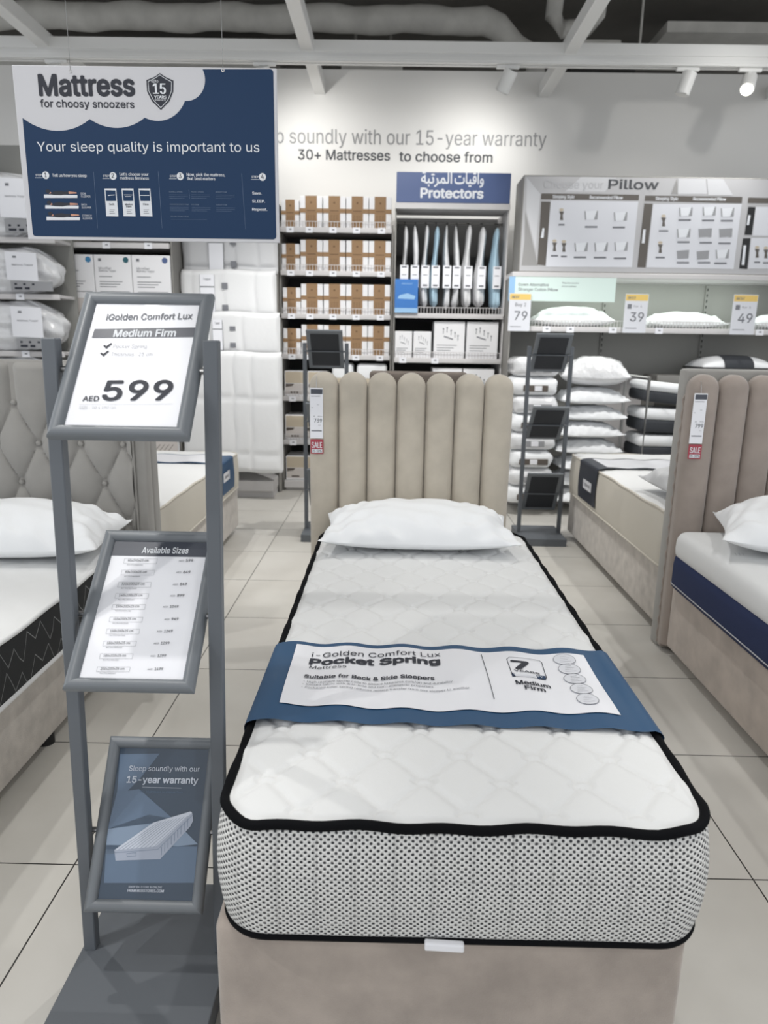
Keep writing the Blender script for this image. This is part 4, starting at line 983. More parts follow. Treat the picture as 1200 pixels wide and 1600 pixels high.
for x, z, lb in ((0.215, 0.9001, 'beige and white bedding box half hidden behind the rear sign stand, under the cartons'), (0.0, 0.4901, 'beige and white bedding box on the second lowest shelf below the cartons'),
                 (0.0, 0.1001, 'beige and white bedding box on the bottom shelf below the cartons'), (0.2, 0.1001, 'beige bedding box behind the rear stand on the bottom shelf below the cartons'), (0.2, 0.4901, 'beige bedding box behind the rear stand on the second lowest shelf')):
    copy_tree(p0, loc=(pl_.x + x, pl_.y, z), label=lb)
for x0, x1, lb in ((-0.56, -0.37, 'narrow white bedding pack with a pinkish base between the rear stand and a wider pack'), (-0.33, -0.055, 'wide white bedding pack with a pinkish base just above the beige headboard')):
    t = thing('bedding_pack', lb, 'bedding pack', ((x0 + x1) / 2, YB + 0.18, 0.9001))
    MB().rbox(x0, x1, YB + 0.03, YB + 0.33, 0.9006, 1.10, 0.02, 3).build('lower_wrap', 'beige', t); MB().rbox(x0 - 0.003, x1 + 0.003, YB + 0.026, YB + 0.334, 1.06, 1.21, 0.03, 4).build('fabric', 'cotton', t, smooth=50)

# protectors bay
YP = 6.5
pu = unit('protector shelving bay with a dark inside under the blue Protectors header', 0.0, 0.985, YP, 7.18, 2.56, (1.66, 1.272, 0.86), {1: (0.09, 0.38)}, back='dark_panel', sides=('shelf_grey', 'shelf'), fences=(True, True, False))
b = MB(); b.rbox(0.0, 0.985, YP - 0.01, YP + 0.4, 2.54, 2.565, 0.004, 1); b.rbox(0.0, 0.985, YP - 0.015, YP, 2.525, 2.575, 0.004, 2); b.build('canopy', 'shelf', pu)
b = MB()
for xx in (0.03, 0.955): b.tube([(xx, YP + 0.3, 2.46), (xx, 7.17, 2.46)], 0.008, 6)
b.tube([(0.013, YP + 0.32, 2.46), (0.972, YP + 0.32, 2.46)], 0.01, 8); b.build('hang_rail', 'shelf_grey', pu)
hd = thing('header_sign', 'blue header sign reading Protectors in English and Arabic above the hanging bags', 'sign', (0.49, YP, 2.576))
MB().rbox(0.006, 0.978, YP - 0.02, YP + 0.01, 2.5755, 2.815, 0.004, 2).build('panel', 'header', hd)
HP = Plane((0, YP - 0.02, 0), (1, 0, 0), (0, 0, 1)); b = MB()
b.text(HP, 'Protectors', 0.215, 0.745, 2.615, 0.073, 0.03, 0.001, res=3)
w1 = '\u0648\u0627\ufed7\ufef4\ufe8e\ufe95'; w2 = '\u0627\ufedf\ufee4\ufeae\ufe97\ufe92\ufe94'
b.text(HP, w1[::-1], 0.50, 0.745, 2.728, 0.062, 0.02, 0.001, res=3); b.text(HP, w2[::-1], 0.215, 0.475, 2.728, 0.062, 0.02, 0.001, res=3); b.build('lettering', 'ink_white', hd)
bags = ((632, 0.042, 0, 1), (648.5, 0.045, 0, 2), (665, 0.042, 0, 3), (681, 0.045, 1, 4), (699, 0.042, 0, 5), (714, 0.038, 0, 6), (732, 0.055, 0, 7), (753, 0.062, 0, 8), (777, 0.064, 1, 9))
def protector(px, wd, blue, k):
    x = X(px, 400, YP + 0.08); zt = 2.43 + random.uniform(-0.015, 0.01); zb_ = 1.70 + random.uniform(0, 0.03); yc = YP + 0.19; rnd = random.Random(k)
    lb = ('pale blue bagged protector hanging %s' % ('beside the white ones near the poster' if k == 4 else 'at the pillow end of the protector bay')) if blue else \
        'white bagged mattress protector, %s of the hanging row counted from the cartons' % ORD[k - 1]
    t = thing('protector_bag', lb, 'mattress protector', (x, yc, zt), 'bagged protectors under the blue header')
    ph = rnd.uniform(0, 6)
    def fn(u, v):
        a = 2 * PI * u; s_ = math.sin(PI * min(1, v / 0.12) / 2) ** 0.7 * (1 if v < 0.93 else max(0.05, math.cos((v - 0.93) / 0.07 * PI / 2)) ** 0.5)
        hw = wd * s_ * (0.42 + 0.45 * v + 0.10 * math.sin(v * 9 + ph)); dp = 0.15 * s_ * (0.75 + 0.2 * v)
        fold = 1 + 0.10 * math.sin(5 * a + ph + v * 4) * v
        return (x + hw * math.cos(a) * fold + 0.012 * math.sin(v * 5 + ph), yc + dp * math.sin(a) * fold, zt - (zt - zb_) * v)
    MB().grid(fn, 30, 26).build('bag', 'sky_fabric' if blue else 'plastic', t, smooth=80)
    zl = 2.07; yl = yc - 0.155
    c = MB(); c.rbox(x - 0.036, x + 0.036, yl - 0.004, yl, zl - 0.19, zl, 0.002, 1); cd = c.build('label_card', 'paper', t)
    pl = Plane((x, yl - 0.004, zl), (1, 0, 0), (0, 0, 1)); c = MB(); c.rect(pl, -0.022, 0.022, -0.022, -0.008, 0.001); c.rect(pl, -0.02, 0.02, -0.175, -0.16, 0.001); c.line(pl, (-0.02, -0.08), (0.018, -0.08), 0.006, 0.001); c.build('label_print', 'ink_grey', cd)
    MB().tube([(x, yc - 0.02, zt - 0.01), (x, yc - 0.02, 2.445), (x, yc + 0.06, 2.458), (x, YP + 0.303, 2.457)], 0.004, 6).build('hook', 'black', t)
for q in bags: protector(*q)
pp = thing('poster', 'small bright blue poster standing before the hanging protector bags', 'poster', (X(636, 460, YP - 0.01), YP - 0.03, 1.66))
xa, xb = X(617, 460, YP - 0.035), X(653, 460, YP - 0.035); za, zb2 = 1.664, Zp(636, 436, YP - 0.035)
MB().rbox(xa, xb, YP - 0.035, YP - 0.028, za, zb2, 0.002, 1).build('board', 'blue_print', pp)
PPL = Plane((xa, YP - 0.035, za), (1, 0, 0), (0, 0, 1)); wq, hq = xb - xa, zb2 - za; b = MB()
b.rect(PPL, 0, wq, 0, hq * 0.14, 0.001); b.poly(PPL, [(wq * 0.12, hq * 0.42), (wq * 0.85, hq * 0.40), (wq * 0.9, hq * 0.5), (wq * 0.55, hq * 0.58), (wq * 0.2, hq * 0.52)][::1], 0.001); b.text(PPL, 'PROTECT', wq * 0.3, wq * 0.75, hq * 0.84, 0.012, 0.02, 0.001); b.build('print', 'blue_pale', pp)
def white_box(px0, px1, z, h_, label, y0=YP + 0.03, small_=False):
    x0, x1 = X(px0, 530, y0), X(px1, 530, y0)
    t = thing('protector_box', label, 'box', ((x0 + x1) / 2, y0 + 0.18, z), 'white boxes under the protectors'); wd = x1 - x0
    MB().rbox(x0, x1, y0, y0 + 0.36, z, z + h_, 0.004, 2).build('box', 'carton', t)
    pl = Plane((x0, y0, z), (1, 0, 0), (0, 0, 1)); b = MB()
    for u, v in ((0.3, 0.80), (0.42, 0.83), (0.55, 0.76), (0.68, 0.70), (0.78, 0.62)): b.disc(pl, wd * u, h_ * v, wd * 0.026, h=0.001, n=10); b.line(pl, (wd * u, h_ * v), (wd * u, h_ * (v - 0.13)), wd * 0.02, 0.0008)
    b.line(pl, (wd * 0.32, h_ * 0.6), (wd * 0.62, h_ * 0.52), wd * 0.04, 0.0012)
    for k in range(3): b.line(pl, (wd * 0.1, h_ * (0.36 - 0.07 * k)), (wd * (0.75 - 0.1 * k), h_ * (0.36 - 0.07 * k)), 0.005, 0.001)
    b.build('print', 'ink_grey', t); return t
white_box(617, 644, 1.2721, 0.235, 'small white protector box nearest the cartons below the blue poster'); white_box(646, 674, 1.2721, 0.235, 'second small white protector box below the hanging bags')
white_box(678, 726, 1.2721, 0.325, 'large white printed box beside the small ones under the hanging bags'); white_box(729, 778, 1.2721, 0.325, 'large white printed box at the pillow end under the hanging bags')
white_box(677.5, 724, 0.8601, 0.325, 'large white box just above the beige headboard under another large box'); white_box(726, 775, 0.8601, 0.325, 'large white box above the headboard at the pillow end of the protector bay')
for px, lb in ((628, 'dark rolled bundle at the carton end of the shelf above the headboard'), (655, 'dark rolled bundle beside the large white box above the headboard')):
    x = 0.094 if px < 640 else 0.253; t = thing('rolled_bundle', lb, 'bundle', (x, YP + 0.2, 0.8601), 'dark rolled bundles')
    MB().tube([(x, YP + 0.03, 0.939), (x, YP + 0.035, 0.939), (x, YP + 0.33, 0.939), (x, YP + 0.335, 0.939)], [0.058, 0.0765, 0.0765, 0.058], 22).build('roll', 'charcoal', t, smooth=50); MB().tube([(x, YP + 0.12, 0.939), (x, YP + 0.16, 0.939)], 0.0775, 22, cap=False).build('strap', 'black', t, smooth=50)

# pillow bay
YG = 6.2
gu = unit('pillow shelving bay with grey back panels beneath the printed pillow guide sign', 0.99, 3.9, YG, 6.72, 2.0, (1.556,), {0: (1.30, 1.50, 1.86, 2.25, 3.10)}, sides=('shelf_grey', 'shelf_grey'))
b = MB(); b.rbox(0.985, 3.905, YG - 0.02, 6.7, 1.955, 1.995, 0.004, 1); b.build('top_shelf', 'shelf', gu)
b = MB(); b2 = MB()
for px in (945, 1103):
    x = X(px, 480, 6.68); b.box(x - 0.014, x + 0.014, 6.682, 6.70, 0.10, 1.95)
    for k in range(36): b2.box(x - 0.005, x + 0.005, 6.6805, 6.683, 0.2 + k * 0.05, 0.225 + k * 0.05)
b.build('upright', 'back_panel', gu); b2.build('upright_slot', 'black', gu)
MB().box(1.9, 3.87, 6.60, 6.68, 0.10, 1.13).build('lower_panel', 'shelf', gu)
MB().box(2.3, 3.25, 6.25, 6.59, 0.101, 1.165).build('riser', 'shelf_grey', gu)
l = D.lights.new('shelf_light', 'AREA'); l.shape = 'RECTANGLE'; l.size = 2.1; l.size_y = 0.05; l.energy = 5; l.color = (0.90, 1.0, 0.91)
o = D.objects.new('shelf_light', l); COL.objects.link(o); o.location = (2.15, 6.32, 1.945); o.rotation_euler = (math.radians(20), 0, 0)
gs = thing('pillow_guide_sign', 'large grey printed lightbox sign about choosing your pillow above the pillow shelf', 'sign', (2.15, 6.35, 1.996))
gx0, gx1, gz0, gz1 = 1.037, 3.88, 1.9955, 2.742
MB().rbox(gx0, gx1, YG, 6.55, gz0, gz1, 0.004, 1).build('box', 'shelf_grey', gs)
GP = Plane((0, YG, 0), (1, 0, 0), (0, 0, 1))
def G7(x, y): return GP.pix(780 + x * 220 / 1200, 250 + y * 220 / 1200)
def G8(x, y): return GP.pix(980 + x * 220 / 1200, 250 + y * 220 / 1200)
MB().rect(GP, gx0 + 0.008, gx1 - 0.008, gz0 + 0.008, gz1 - 0.008, 0.001).build('fabric_print', 'silver', gs)
def gp(b, F, pts, h): b.poly(GP, [(min(a_, gx1 - 0.01), min(z_, gz1 - 0.009)) for a_, z_ in (F(*q) for q in pts)][::-1], h)
b = MB(); gp(b, G7, ((235, 150), (350, 290), (330, 520), (310, 760), (230, 430)), 0.002); gp(b, G8, ((440, 140), (670, 140), (680, 290), (430, 290)), 0.002); gp(b, G8, ((680, 145), (820, 140), (900, 300), (690, 300)), 0.0022); gp(b, G7, ((700, 120), (1000, 150), (900, 270), (560, 270)), 0.002); b.build('light_facet', 'silver_lt', gs)
b = MB(); gp(b, G8, ((425, 140), (432, 295), (375, 290)), 0.0024); gp(b, G7, ((222, 440), (275, 660), (215, 690)), 0.002); gp(b, G7, ((190, 900), (215, 690), (275, 660), (330, 900)), 0.002); b.build('dark_facet', 'silver_dk', gs)
b = MB(); gp(b, G7, ((440, 345), (1185, 355), (1130, 915), (395, 910)), 0.003); gp(b, G8, ((220, 375), (975, 375), (905, 930), (163, 915)), 0.003); gp(b, G8, ((1095, 400), (1200 + 300, 400), (1500, 650), (1065, 645)), 0.003); gp(b, G8, ((1055, 665), (1500, 665), (1500, 930), (1030, 925)), 0.003); b.build('white_panel', 'print_pale', gs)
b = MB(); gp(b, G7, ((360, 285), (1192, 297), (1187, 345), (355, 335)), 0.003); gp(b, G7, ((358, 355), (435, 357), (395, 900), (325, 892)), 0.003); gp(b, G8, ((152, 303), (980, 315), (975, 370), (148, 350)), 0.003); gp(b, G8, ((145, 372), (217, 374), (155, 917), (85, 915)), 0.003)
gp(b, G8, ((1030, 320), (1500, 330), (1500, 375), (1026, 368)), 0.003); b.build('brown_bar', 'bar_brown', gs)
b = MB(); gp(b, G8, ((1030, 400), (1092, 402), (1060, 640), (998, 638)), 0.003); gp(b, G8, ((985, 668), (1050, 668), (1022, 930), (952, 925)), 0.003); b.build('black_bar', 'black', gs)
b = MB()
def gt(b, F, t, x0, y0, x1, cap, bold=0.0, res=2, h=0.0045):
    a0, b0 = F(x0, y0); a1, b1 = F(x1, y0); b.text(GP, t, a0, a1, b0, cap * 0.1833 * 5.75 / FPX, bold, h, 0, 0, 0, res)
gt(b, G7, 'Sleeping Style', 455, 326, 640, 26, 0.03); gt(b, G7, 'Recommended Pillow', 770, 332, 1050, 26, 0.03); gt(b, G8, 'Sleeping Style', 240, 342, 430, 26, 0.03); gt(b, G8, 'Recommended Pillow', 560, 345, 838, 26, 0.03)
gp(b, G7, ((368, 582), (384, 582), (378, 664), (352, 664)), 0.0045); gp(b, G8, ((135, 592), (156, 592), (146, 710), (122, 710)), 0.0045); gp(b, G8, ((1030, 470), (1050, 472), (1036, 555), (1016, 555)), 0.0045); gp(b, G8, ((990, 728), (1012, 728), (996, 895), (972, 895)), 0.0045)
b.build('light_lettering', 'ink_white', gs)
b = MB(); gt(b, G7, 'Pillow', 930, 246, 1352, 72, 0.014, 3); b.build('title_lettering', 'wall_text_dark', gs)
b = MB(); gt(b, G7, 'Choose your', 380, 240, 885, 62, 0.0, 3); b.build('pale_title_lettering', 'ink_pale', gs)
def person_icon(bb, bh, F, x, y):
    bh.disc(GP, *F(x, y), 0.018, 0.011, 0.0045)
    gp(bb, F, ((x - 20, y + 14), (x + 22, y + 14), (x + 10, y + 45), (x + 14, y + 88), (x - 14, y + 88), (x - 8, y + 45)), 0.0045)
b = MB(); bh = MB(); bl = MB()
for F, x, y, tw in ((G7, 530, 425, 50), (G7, 470, 690, 60), (G7, 550, 695, 50), (G8, 308, 478, 80), (G8, 280, 705, 80), (G8, 1105, 745, 50), (G8, 1180, 750, 50)):
    person_icon(b, bh, F, x, y); gp(bl, F, ((x - tw / 2, y + 135), (x + tw / 2, y + 135), (x + tw / 2, y + 120), (x - tw / 2, y + 120))[::-1], 0.0045)
for F, x, y in ((G7, 785, 570), (G7, 1020, 575), (G7, 690, 830), (G7, 860, 832), (G7, 1030, 838), (G8, 490, 512), (G8, 690, 515), (G8, 850, 518), (G8, 480, 700), (G8, 670, 705), (G8, 830, 710), (G8, 475, 875), (G8, 655, 875), (G8, 795, 880)):
    gp(bl, F, ((x - 55, y + 9), (x + 50, y + 9), (x + 50, y - 7), (x - 55, y - 7))[::-1], 0.0045)
b.build('figure_body', 'bar_brown', gs); bh.build('figure_head', 'beige', gs); bl.build('caption', 'ink_grey', gs)
b = MB(); b2 = MB()
for i, (F, x, y) in enumerate(((G7, 785, 470), (G7, 1035, 480), (G7, 700, 740), (G7, 870, 740), (G7, 1040, 735), (G8, 500, 440), (G8, 700, 435), (G8, 855, 445), (G8, 482, 622), (G8, 665, 620), (G8, 840, 620), (G8, 475, 805), (G8, 645, 810), (G8, 812, 800))):
    sh = ((x - 55, y - 30), (x + 52, y - 38), (x + 45, y + 34), (x - 50, y + 40))
    gp(b if i not in (9, 10, 11, 12) else b2, F, sh, 0.0045)
    if i not in (11, 12): gp(b2, F, ((x - 60, y - 34), (x - 50, y - 32), (x - 44, y + 40), (x - 54, y + 42)), 0.0047); gp(b2, F, ((x + 20, y + 40), (x + 46, y - 36), (x + 56, y - 36), (x + 50, y + 38)), 0.0047)
b.build('pillow_picture', 'ink_white', gs); b2.build('pillow_picture_shade', 'grey_strip', gs)
# banner, price cards and the pillows on the shelf
bn = thing('shelf_banner', 'pale mint banner with a blue end hanging under the pillow guide sign', 'banner', (1.35, YG - 0.03, 1.79))
x0, x1 = X(795, 450, YG - 0.03), X(962, 450, YG - 0.03); z0_, z1_ = Zp(870, 471, YG - 0.03), 1.954
MB().rbox(x0, x1, YG - 0.032, YG - 0.026, z0_, z1_, 0.001, 1).build('panel', 'mint_print', bn)
BP = Plane((x0, YG - 0.032, z0_), (1, 0, 0), (0, 0, 1)); hq = z1_ - z0_
MB().rect(BP, 0, 0.05, 0, hq, 0.001).build('blue_end', 'blue_pale', bn)
b = MB(); b.text(BP, 'Down Alternative', 0.08, 0.33, hq * 0.62, 0.024, 0.012, 0.001); b.text(BP, 'Stronger Cotton Pillow', 0.08, 0.41, hq * 0.42, 0.024, 0.012, 0.001)
b.text(BP, 'Filling: down alternative', 0.44, 0.58, hq * 0.74, 0.012, 0, 0.001); b.text(BP, 'Soft and breathable', 0.44, 0.56, hq * 0.6, 0.012, 0, 0.001); b.build('lettering', 'ink_grey', bn)
def price_card(px0, px1, pytop, price, label, extra):
    y = YG - 0.045; x0, x1 = X(px0, 500, y), X(px1, 500, y); z0 = 1.515; z1 = Zp(px0, pytop, y)
    t = thing('price_card', label, 'price card', ((x0 + x1) / 2, y, z0), 'price cards on the pillow shelf')
    MB().rbox(x0, x1, y - 0.003, y, z0, z1, 0.001, 1).build('card', 'print_pale', t)
    pl = Plane((x0, y - 0.003, z0), (1, 0, 0), (0, 0, 1)); wd, hh = x1 - x0, z1 - z0
    MB().rect(pl, 0.004, wd - 0.004, hh * 0.83, hh * 0.985, 0.001).build('yellow_header', 'yellow', t)
    b = MB(); b.text(pl, price, wd * 0.28, wd * 0.86, hh * 0.30, hh * 0.23, 0.01, 0.001, res=3); b.text(pl, 'BEST', wd * 0.12, wd * 0.45, hh * 0.87, hh * 0.06, 0.03, 0.002)
    if extra: b.text(pl, 'Buy 2', wd * 0.28, wd * 0.78, hh * 0.66, hh * 0.09, 0.012, 0.001)
    else: b.rect(pl, wd * 0.12, wd * 0.3, hh * 0.62, hh * 0.74, 0.001); b.text(pl, 'for 1', wd * 0.38, wd * 0.75, hh * 0.66, hh * 0.05, 0, 0.001)
    b.line(pl, (wd * 0.1, hh * 0.12), (wd * 0.6, hh * 0.12), 0.005, 0.001); b.build('lettering', 'ink_grey', t)
    MB().box((x0 + x1) / 2 - 0.012, (x0 + x1) / 2 + 0.012, y, y + 0.031, z0 + 0.005, z0 + 0.03).build('clip', 'shelf', t)
price_card(794, 828, 458, '79', 'yellow-topped price card reading 79 beside the protector bay', True); price_card(974, 1010, 459, '39', 'yellow-topped price card reading 39 between two shelf pillows', False); price_card(1142, 1180, 460, '49', 'yellow-topped price card reading 49 near the picture edge', False)
def shelf_pillow(px0, px1, py, lb, seed, h_):
    x0, x1 = X(px0, 500, 6.28), X(px1, 500, 6.28)
    return pillow(lb, (x0 + x1) / 2, 6.43, 1.558, x1 - x0, 0.38, h_, 0, 'cotton', seed=seed, sag=0.25)
shelf_pillow(833, 962, 475, 'white pillow on the shelf under the mint banner', 41, 0.175); shelf_pillow(1012, 1138, 482, 'white pillow on the shelf between two yellow-topped price cards past the banner', 43, 0.145); shelf_pillow(1176, 1300, 482, 'pillow cut by the picture edge on the shelf past the last price card', 47, 0.14)
# pillow piles on the floor deck
PX = 1.655; z = 0.101; hts = (0.13, 0.13, 0.125, 0.13, 0.13, 0.125, 0.14)
for i, h_ in enumerate(hts):
    pillow('bagged white pillow, %s from the floor in the loose pile behind the rear stand' % ORD[i], PX + (0.01, -0.01, 0.02, 0.0, -0.015, 0.01, 0.0)[i], 6.0 + 0.02 * (i % 2), z, 0.56, 0.44, h_, (0.04, -0.06, 0.07, -0.05, 0.06, -0.08, 0.03)[i], 'cotton', seed=60 + i, group='loose pile of bagged pillows', sag=0.22); z += h_ * 0.985 + 0.012
tp_ = pillow('big shiny bagged pillow with a printed label lying on top of the loose pile', PX + 0.02, 5.98, z + 0.0, 0.56, 0.42, 0.24, -0.2, 'plastic', seed=71, nx=60, ny=40)
b = MB(); zz0 = z
TPL = Plane((PX + 0.08, 5.80, z + 0.10), (1, 0, 0), (0, 0.55, 1))
b.rect(TPL, -0.04, 0.15, 0.0, 0.12, 0.012); b.v = [(q[0], q[1] - 0.06, q[2] + 0.0) for q in b.v]
x_ = 1.0; z = 0.101
for i in range(8):
    h_ = 0.15 if i < 7 else 0.16
    t = thing('pillow_pack', 'strapped pillow pack, %s from the floor in the neat stack behind the rear stand' % ORD[i], 'pillow pack', (1.23, 6.0, z), 'neat stack of strapped pillow packs')
    o_ = MB().rbox(0.965 + 0.012 * (i % 3), 1.345 + 0.012 * (i % 2), 5.78, 6.18, z + 0.002, z + h_ - 0.002, 0.06, 5, fn=lambda q: Vector((q.x + 0.006 * math.sin(q.z * 60 + q.y * 20), q.y + 0.006 * math.sin(q.x * 40), q.z))).build('bag', 'plastic' if i % 2 else 'cotton', t, smooth=60)
    MB().rbox(1.06 + 0.05 * (i % 2), 1.26 + 0.02 * (i % 3), 5.772, 5.79, z + 0.035, z + 0.085, 0.004, 1).build('strap', 'grey_strip' if i % 2 else 'photo_dark', t)
    b = MB(); b.rbox(1.15, 1.21, 5.768, 5.774, z + 0.04, z + 0.08, 0.002, 1); b.build('label', 'paper', t); z += h_
x0, x1 = 2.025, X(1075, 660, 5.95) + 0.25; z = 0.101
for i, (h_, lean) in enumerate(((0.2, 0), (0.2, 0.0), (0.2, 0), (0.2, -0.03), (0.17, -0.10))):
    t = thing('boxed_pillow', 'charcoal and white pillow, %s from the floor in the pile by the tube frame' % ORD[i], 'pillow', ((x0 + x1) / 2, 5.95, z), 'charcoal and white pillow pile')
    xm = (x0 + x1) / 2; f_ = lambda q, l_=lean: Vector((q.x, q.y, q.z + l_ * (q.x - xm)))
    MB().rbox(x0, x1, 5.75, 6.15, z + 0.004, z + h_ * 0.56, 0.03, 3, fn=f_).build('dark_side', 'charcoal', t, smooth=50)
    MB().rbox(x0 - 0.005, x1 + 0.005, 5.745, 6.155, z + h_ * 0.5, z + h_ - 0.002, 0.045, 4, fn=f_).build('white_top', 'cotton', t, smooth=60); z += h_ + (0.0, 0.0, 0.011, 0.026, 0)[i]
tw = thing('tube_frame', 'thin white tube sign frame standing before the charcoal and white pillow pile', 'frame', (X(1008, 700, 5.6), 5.6, 0))
xx = X(1010, 640, 5.6); zt = Zp(1010, 590, 5.6)
MB().tube([(xx, 5.6, 0.02), (xx, 5.6, zt), (xx, 6.17, zt), (xx, 6.17, 0.02)], 0.0135, 10).build('tube', 'white_metal', tw, smooth=50); MB().rbox(xx - 0.014, xx + 0.014, 5.5, 6.185, 0.0, 0.02, 0.004, 2).build('foot_plate', 'white_metal', tw)
bp = thing('banded_pillow', 'white pillow with black piping and a dark printed band above the taupe headboard', 'pillow', (2.75, 6.38, 1.1655))
xx0, xx1 = X(1100, 570, 6.15), X(1100, 570, 6.15) + 0.63
bo = MB()
def bpf(s_):
    def fn(a, c):
        u, v = -math.cos(PI * a), -math.cos(PI * c); th = ((1 - abs(u) ** 3) ** 0.5) * ((1 - abs(v) ** 2.6) ** 0.5)
        return ((xx0 + xx1) / 2 + u * (xx1 - xx0) / 2, 6.37 + v * 0.21, 1.235 + s_ * th * (0.105 if s_ > 0 else 0.068))
    return fn
bo.grid(bpf(1), 40, 24); k = len(bo.f); bo.grid(bpf(-1), 40, 24)
for i in range(k, len(bo.f)): bo.f[i] = bo.f[i][::-1]
bo.build('cover', 'cotton', bp, smooth=80)
MB().tube([(xx0, 6.16, 1.235), (xx1, 6.16, 1.235), (xx1, 6.58, 1.235), (xx0, 6.58, 1.235)], 0.007, 8, closed=True).build('piping', 'black', bp, smooth=50)
b = MB()
def bandf(u, v):
    c = -math.cos(PI * v); p = bpf(1)(0.36 + 0.26 * u, v); return (p[0], p[1] - 0.006 * (1 - v), p[2] + 0.004)
b.grid(bandf, 10, 24); b.build('printed_band', 'charcoal', bp, smooth=80)

# topper display
tu = thing('topper_rack', 'display rack of hanging quilted white toppers between boxed toppers and cartons', 'display rack', (-1.5, 6.85, 0))
MB().box(-1.84, -1.045, 7.0, 7.03, 0.0, 2.6).build('back_panel', 'back_panel', tu)
for x in (-1.85, -1.062): MB().rbox(x, x + 0.02, 6.57, 7.0, 0.0, 2.6, 0.003, 1).build('upright', 'shelf_grey', tu)
b = MB(); b.rbox(-1.828, -1.067, 6.3, 6.995, 0.06, 0.16, 0.006, 2); b.box(-1.82, -1.075, 6.34, 6.99, 0.0, 0.06); b.build('base', 'shelf', tu)
def topper(x0, x1, zt, zb_, y, seams, rows, label, mat='topper_white', lean=0.0, labelx=None, dark=False):
    t = thing('mattress_topper', label, 'mattress topper', ((x0 + x1) / 2, y, zb_), 'hanging quilted toppers')
    H_ = zt - zb_
    def puff(u, v):
        a = 1.0
        for s_ in seams: a = min(a, abs(u - s_) * (x1 - x0) / 0.05)
        for r_ in rows: a = min(a, abs(v - r_) * H_ / 0.05)
        a = min(a, u * (x1 - x0) / 0.04, (1 - u) * (x1 - x0) / 0.04, v * H_ / 0.05)
        return 0.026 * (1 - (1 - min(1, max(0, a))) ** 2) ** 0.5
    def fn(u, v):
        x = x0 + (x1 - x0) * u; z = zb_ + H_ * v; top = (1 - v) * H_
        back = 0.0 if top > 0.05 else (0.05 - math.sqrt(max(0, 0.05 ** 2 - (0.05 - top) ** 2)))
        return (x + 0.006 * math.sin(z * 17 + x0), y - puff(u, v) + back - lean * (1 - v) + 0.008 * math.sin(u * 9 + zt * 7), z - 0.006 * math.sin(u * PI * 3))
    b = MB(); b.grid(fn, 56, 44)
    b.grid(lambda u, v: (x0 + (x1 - x0) * u, y + 0.055 - lean * (1 - v), zb_ + 0.004 + H_ * v * 0.985), 4, 4)
    b.tube([(x0 + 0.005, y + 0.02 - lean, zb_ + 0.02), (x1 - 0.005, y + 0.02 - lean, zb_ + 0.02)], 0.022, 10)
    for xx_ in (x0 + 0.012, x1 - 0.012): b.tube([(xx_, y + 0.025 - lean, zb_ + 0.02), (xx_, y + 0.03, zt - 0.04)], 0.02, 10)
    b.build('quilt', mat, t, smooth=70)
    MB().tube([(-1.824, y + 0.075, zt - 0.085), (-1.066, y + 0.075, zt - 0.085)], 0.010, 8).build('hanger_bar', 'shelf_grey', t, smooth=50)
    b = MB()
    for xx_ in (-1.815, -1.075): b.tube([(xx_, y + 0.075, zt - 0.085), (xx_, 6.996, zt - 0.085)], 0.007, 6)
    b.build('bracket', 'shelf_grey', t)
    if labelx:
        lx0, lx1, lz0, lz1 = labelx; pl = Plane((lx0, y - 0.034, lz0), (1, 0, 0), (0, 0, 1)); wd, hh = lx1 - lx0, lz1 - lz0
        b = MB(); b.box(lx0, lx1, y - 0.036, y - 0.032, lz0, lz1); lb = b.build('belly_band', 'paper', t)
        pl.o.y = y - 0.036; b = MB(); b.rect(pl, 0.004, wd - 0.004, hh * 0.68, hh * 0.71, 0.001)
        b.rect(pl, 0.0, 0.003, 0, hh, 0.001); b.rect(pl, wd - 0.003, wd, 0, hh, 0.001); b.text(pl, 'Topper', wd * 0.25, wd * 0.75, hh * 0.86, 0.02, 0.012, 0.001); b.build('band_print', 'ink_grey', t)
        for k in range(2): b = MB(); b.box(lx1 + 0.06, lx1 + 0.11, y - 0.036, y - 0.032, lz0 + hh * (0.1 + 0.55 * k), lz0 + hh * (0.25 + 0.55 * k)); b.build('care_label', 'ink_grey', t)
    return t
Y_ = (6.50, 6.39, 6.285, 6.18)
ZT = (2.42, Zp(350, 421, Y_[1]), Zp(350, 487, Y_[2]), Zp(350, 549, Y_[3]))
topper(-1.852, X(432, 400, Y_[0]), ZT[0], ZT[1] - 0.02, Y_[0], (0.3, 0.55, 0.8), (0.12,), 'greyish quilted topper hanging highest on the rack just under the blue sign', 'cotton_grey', labelx=(-1.62, -1.49, 1.99, 2.33))
topper(-1.852, X(430, 450, Y_[1]), ZT[1], ZT[2] - 0.02, Y_[1], (0.12, 0.45, 0.78), (), 'white quilted topper with a white paper band, second highest on the rack', labelx=(-1.68, -1.55, 1.62, 1.95))
topper(X(285, 520, Y_[2]), X(436, 520, Y_[2]), ZT[2], ZT[3] - 0.02, Y_[2], (0.3, 0.62), (), 'white quilted topper, third highest on the rack, beside the tilted price frame', labelx=(-1.56, -1.47, 1.32, 1.57))
topper(X(287, 640, Y_[3]), X(440, 640, Y_[3]), ZT[3], Zp(350, 736, Y_[3]), Y_[3], (0.32, 0.52, 0.70), (0.15, 0.62), 'long white quilted topper hanging lowest on the rack over the cream mattress', lean=0.03)
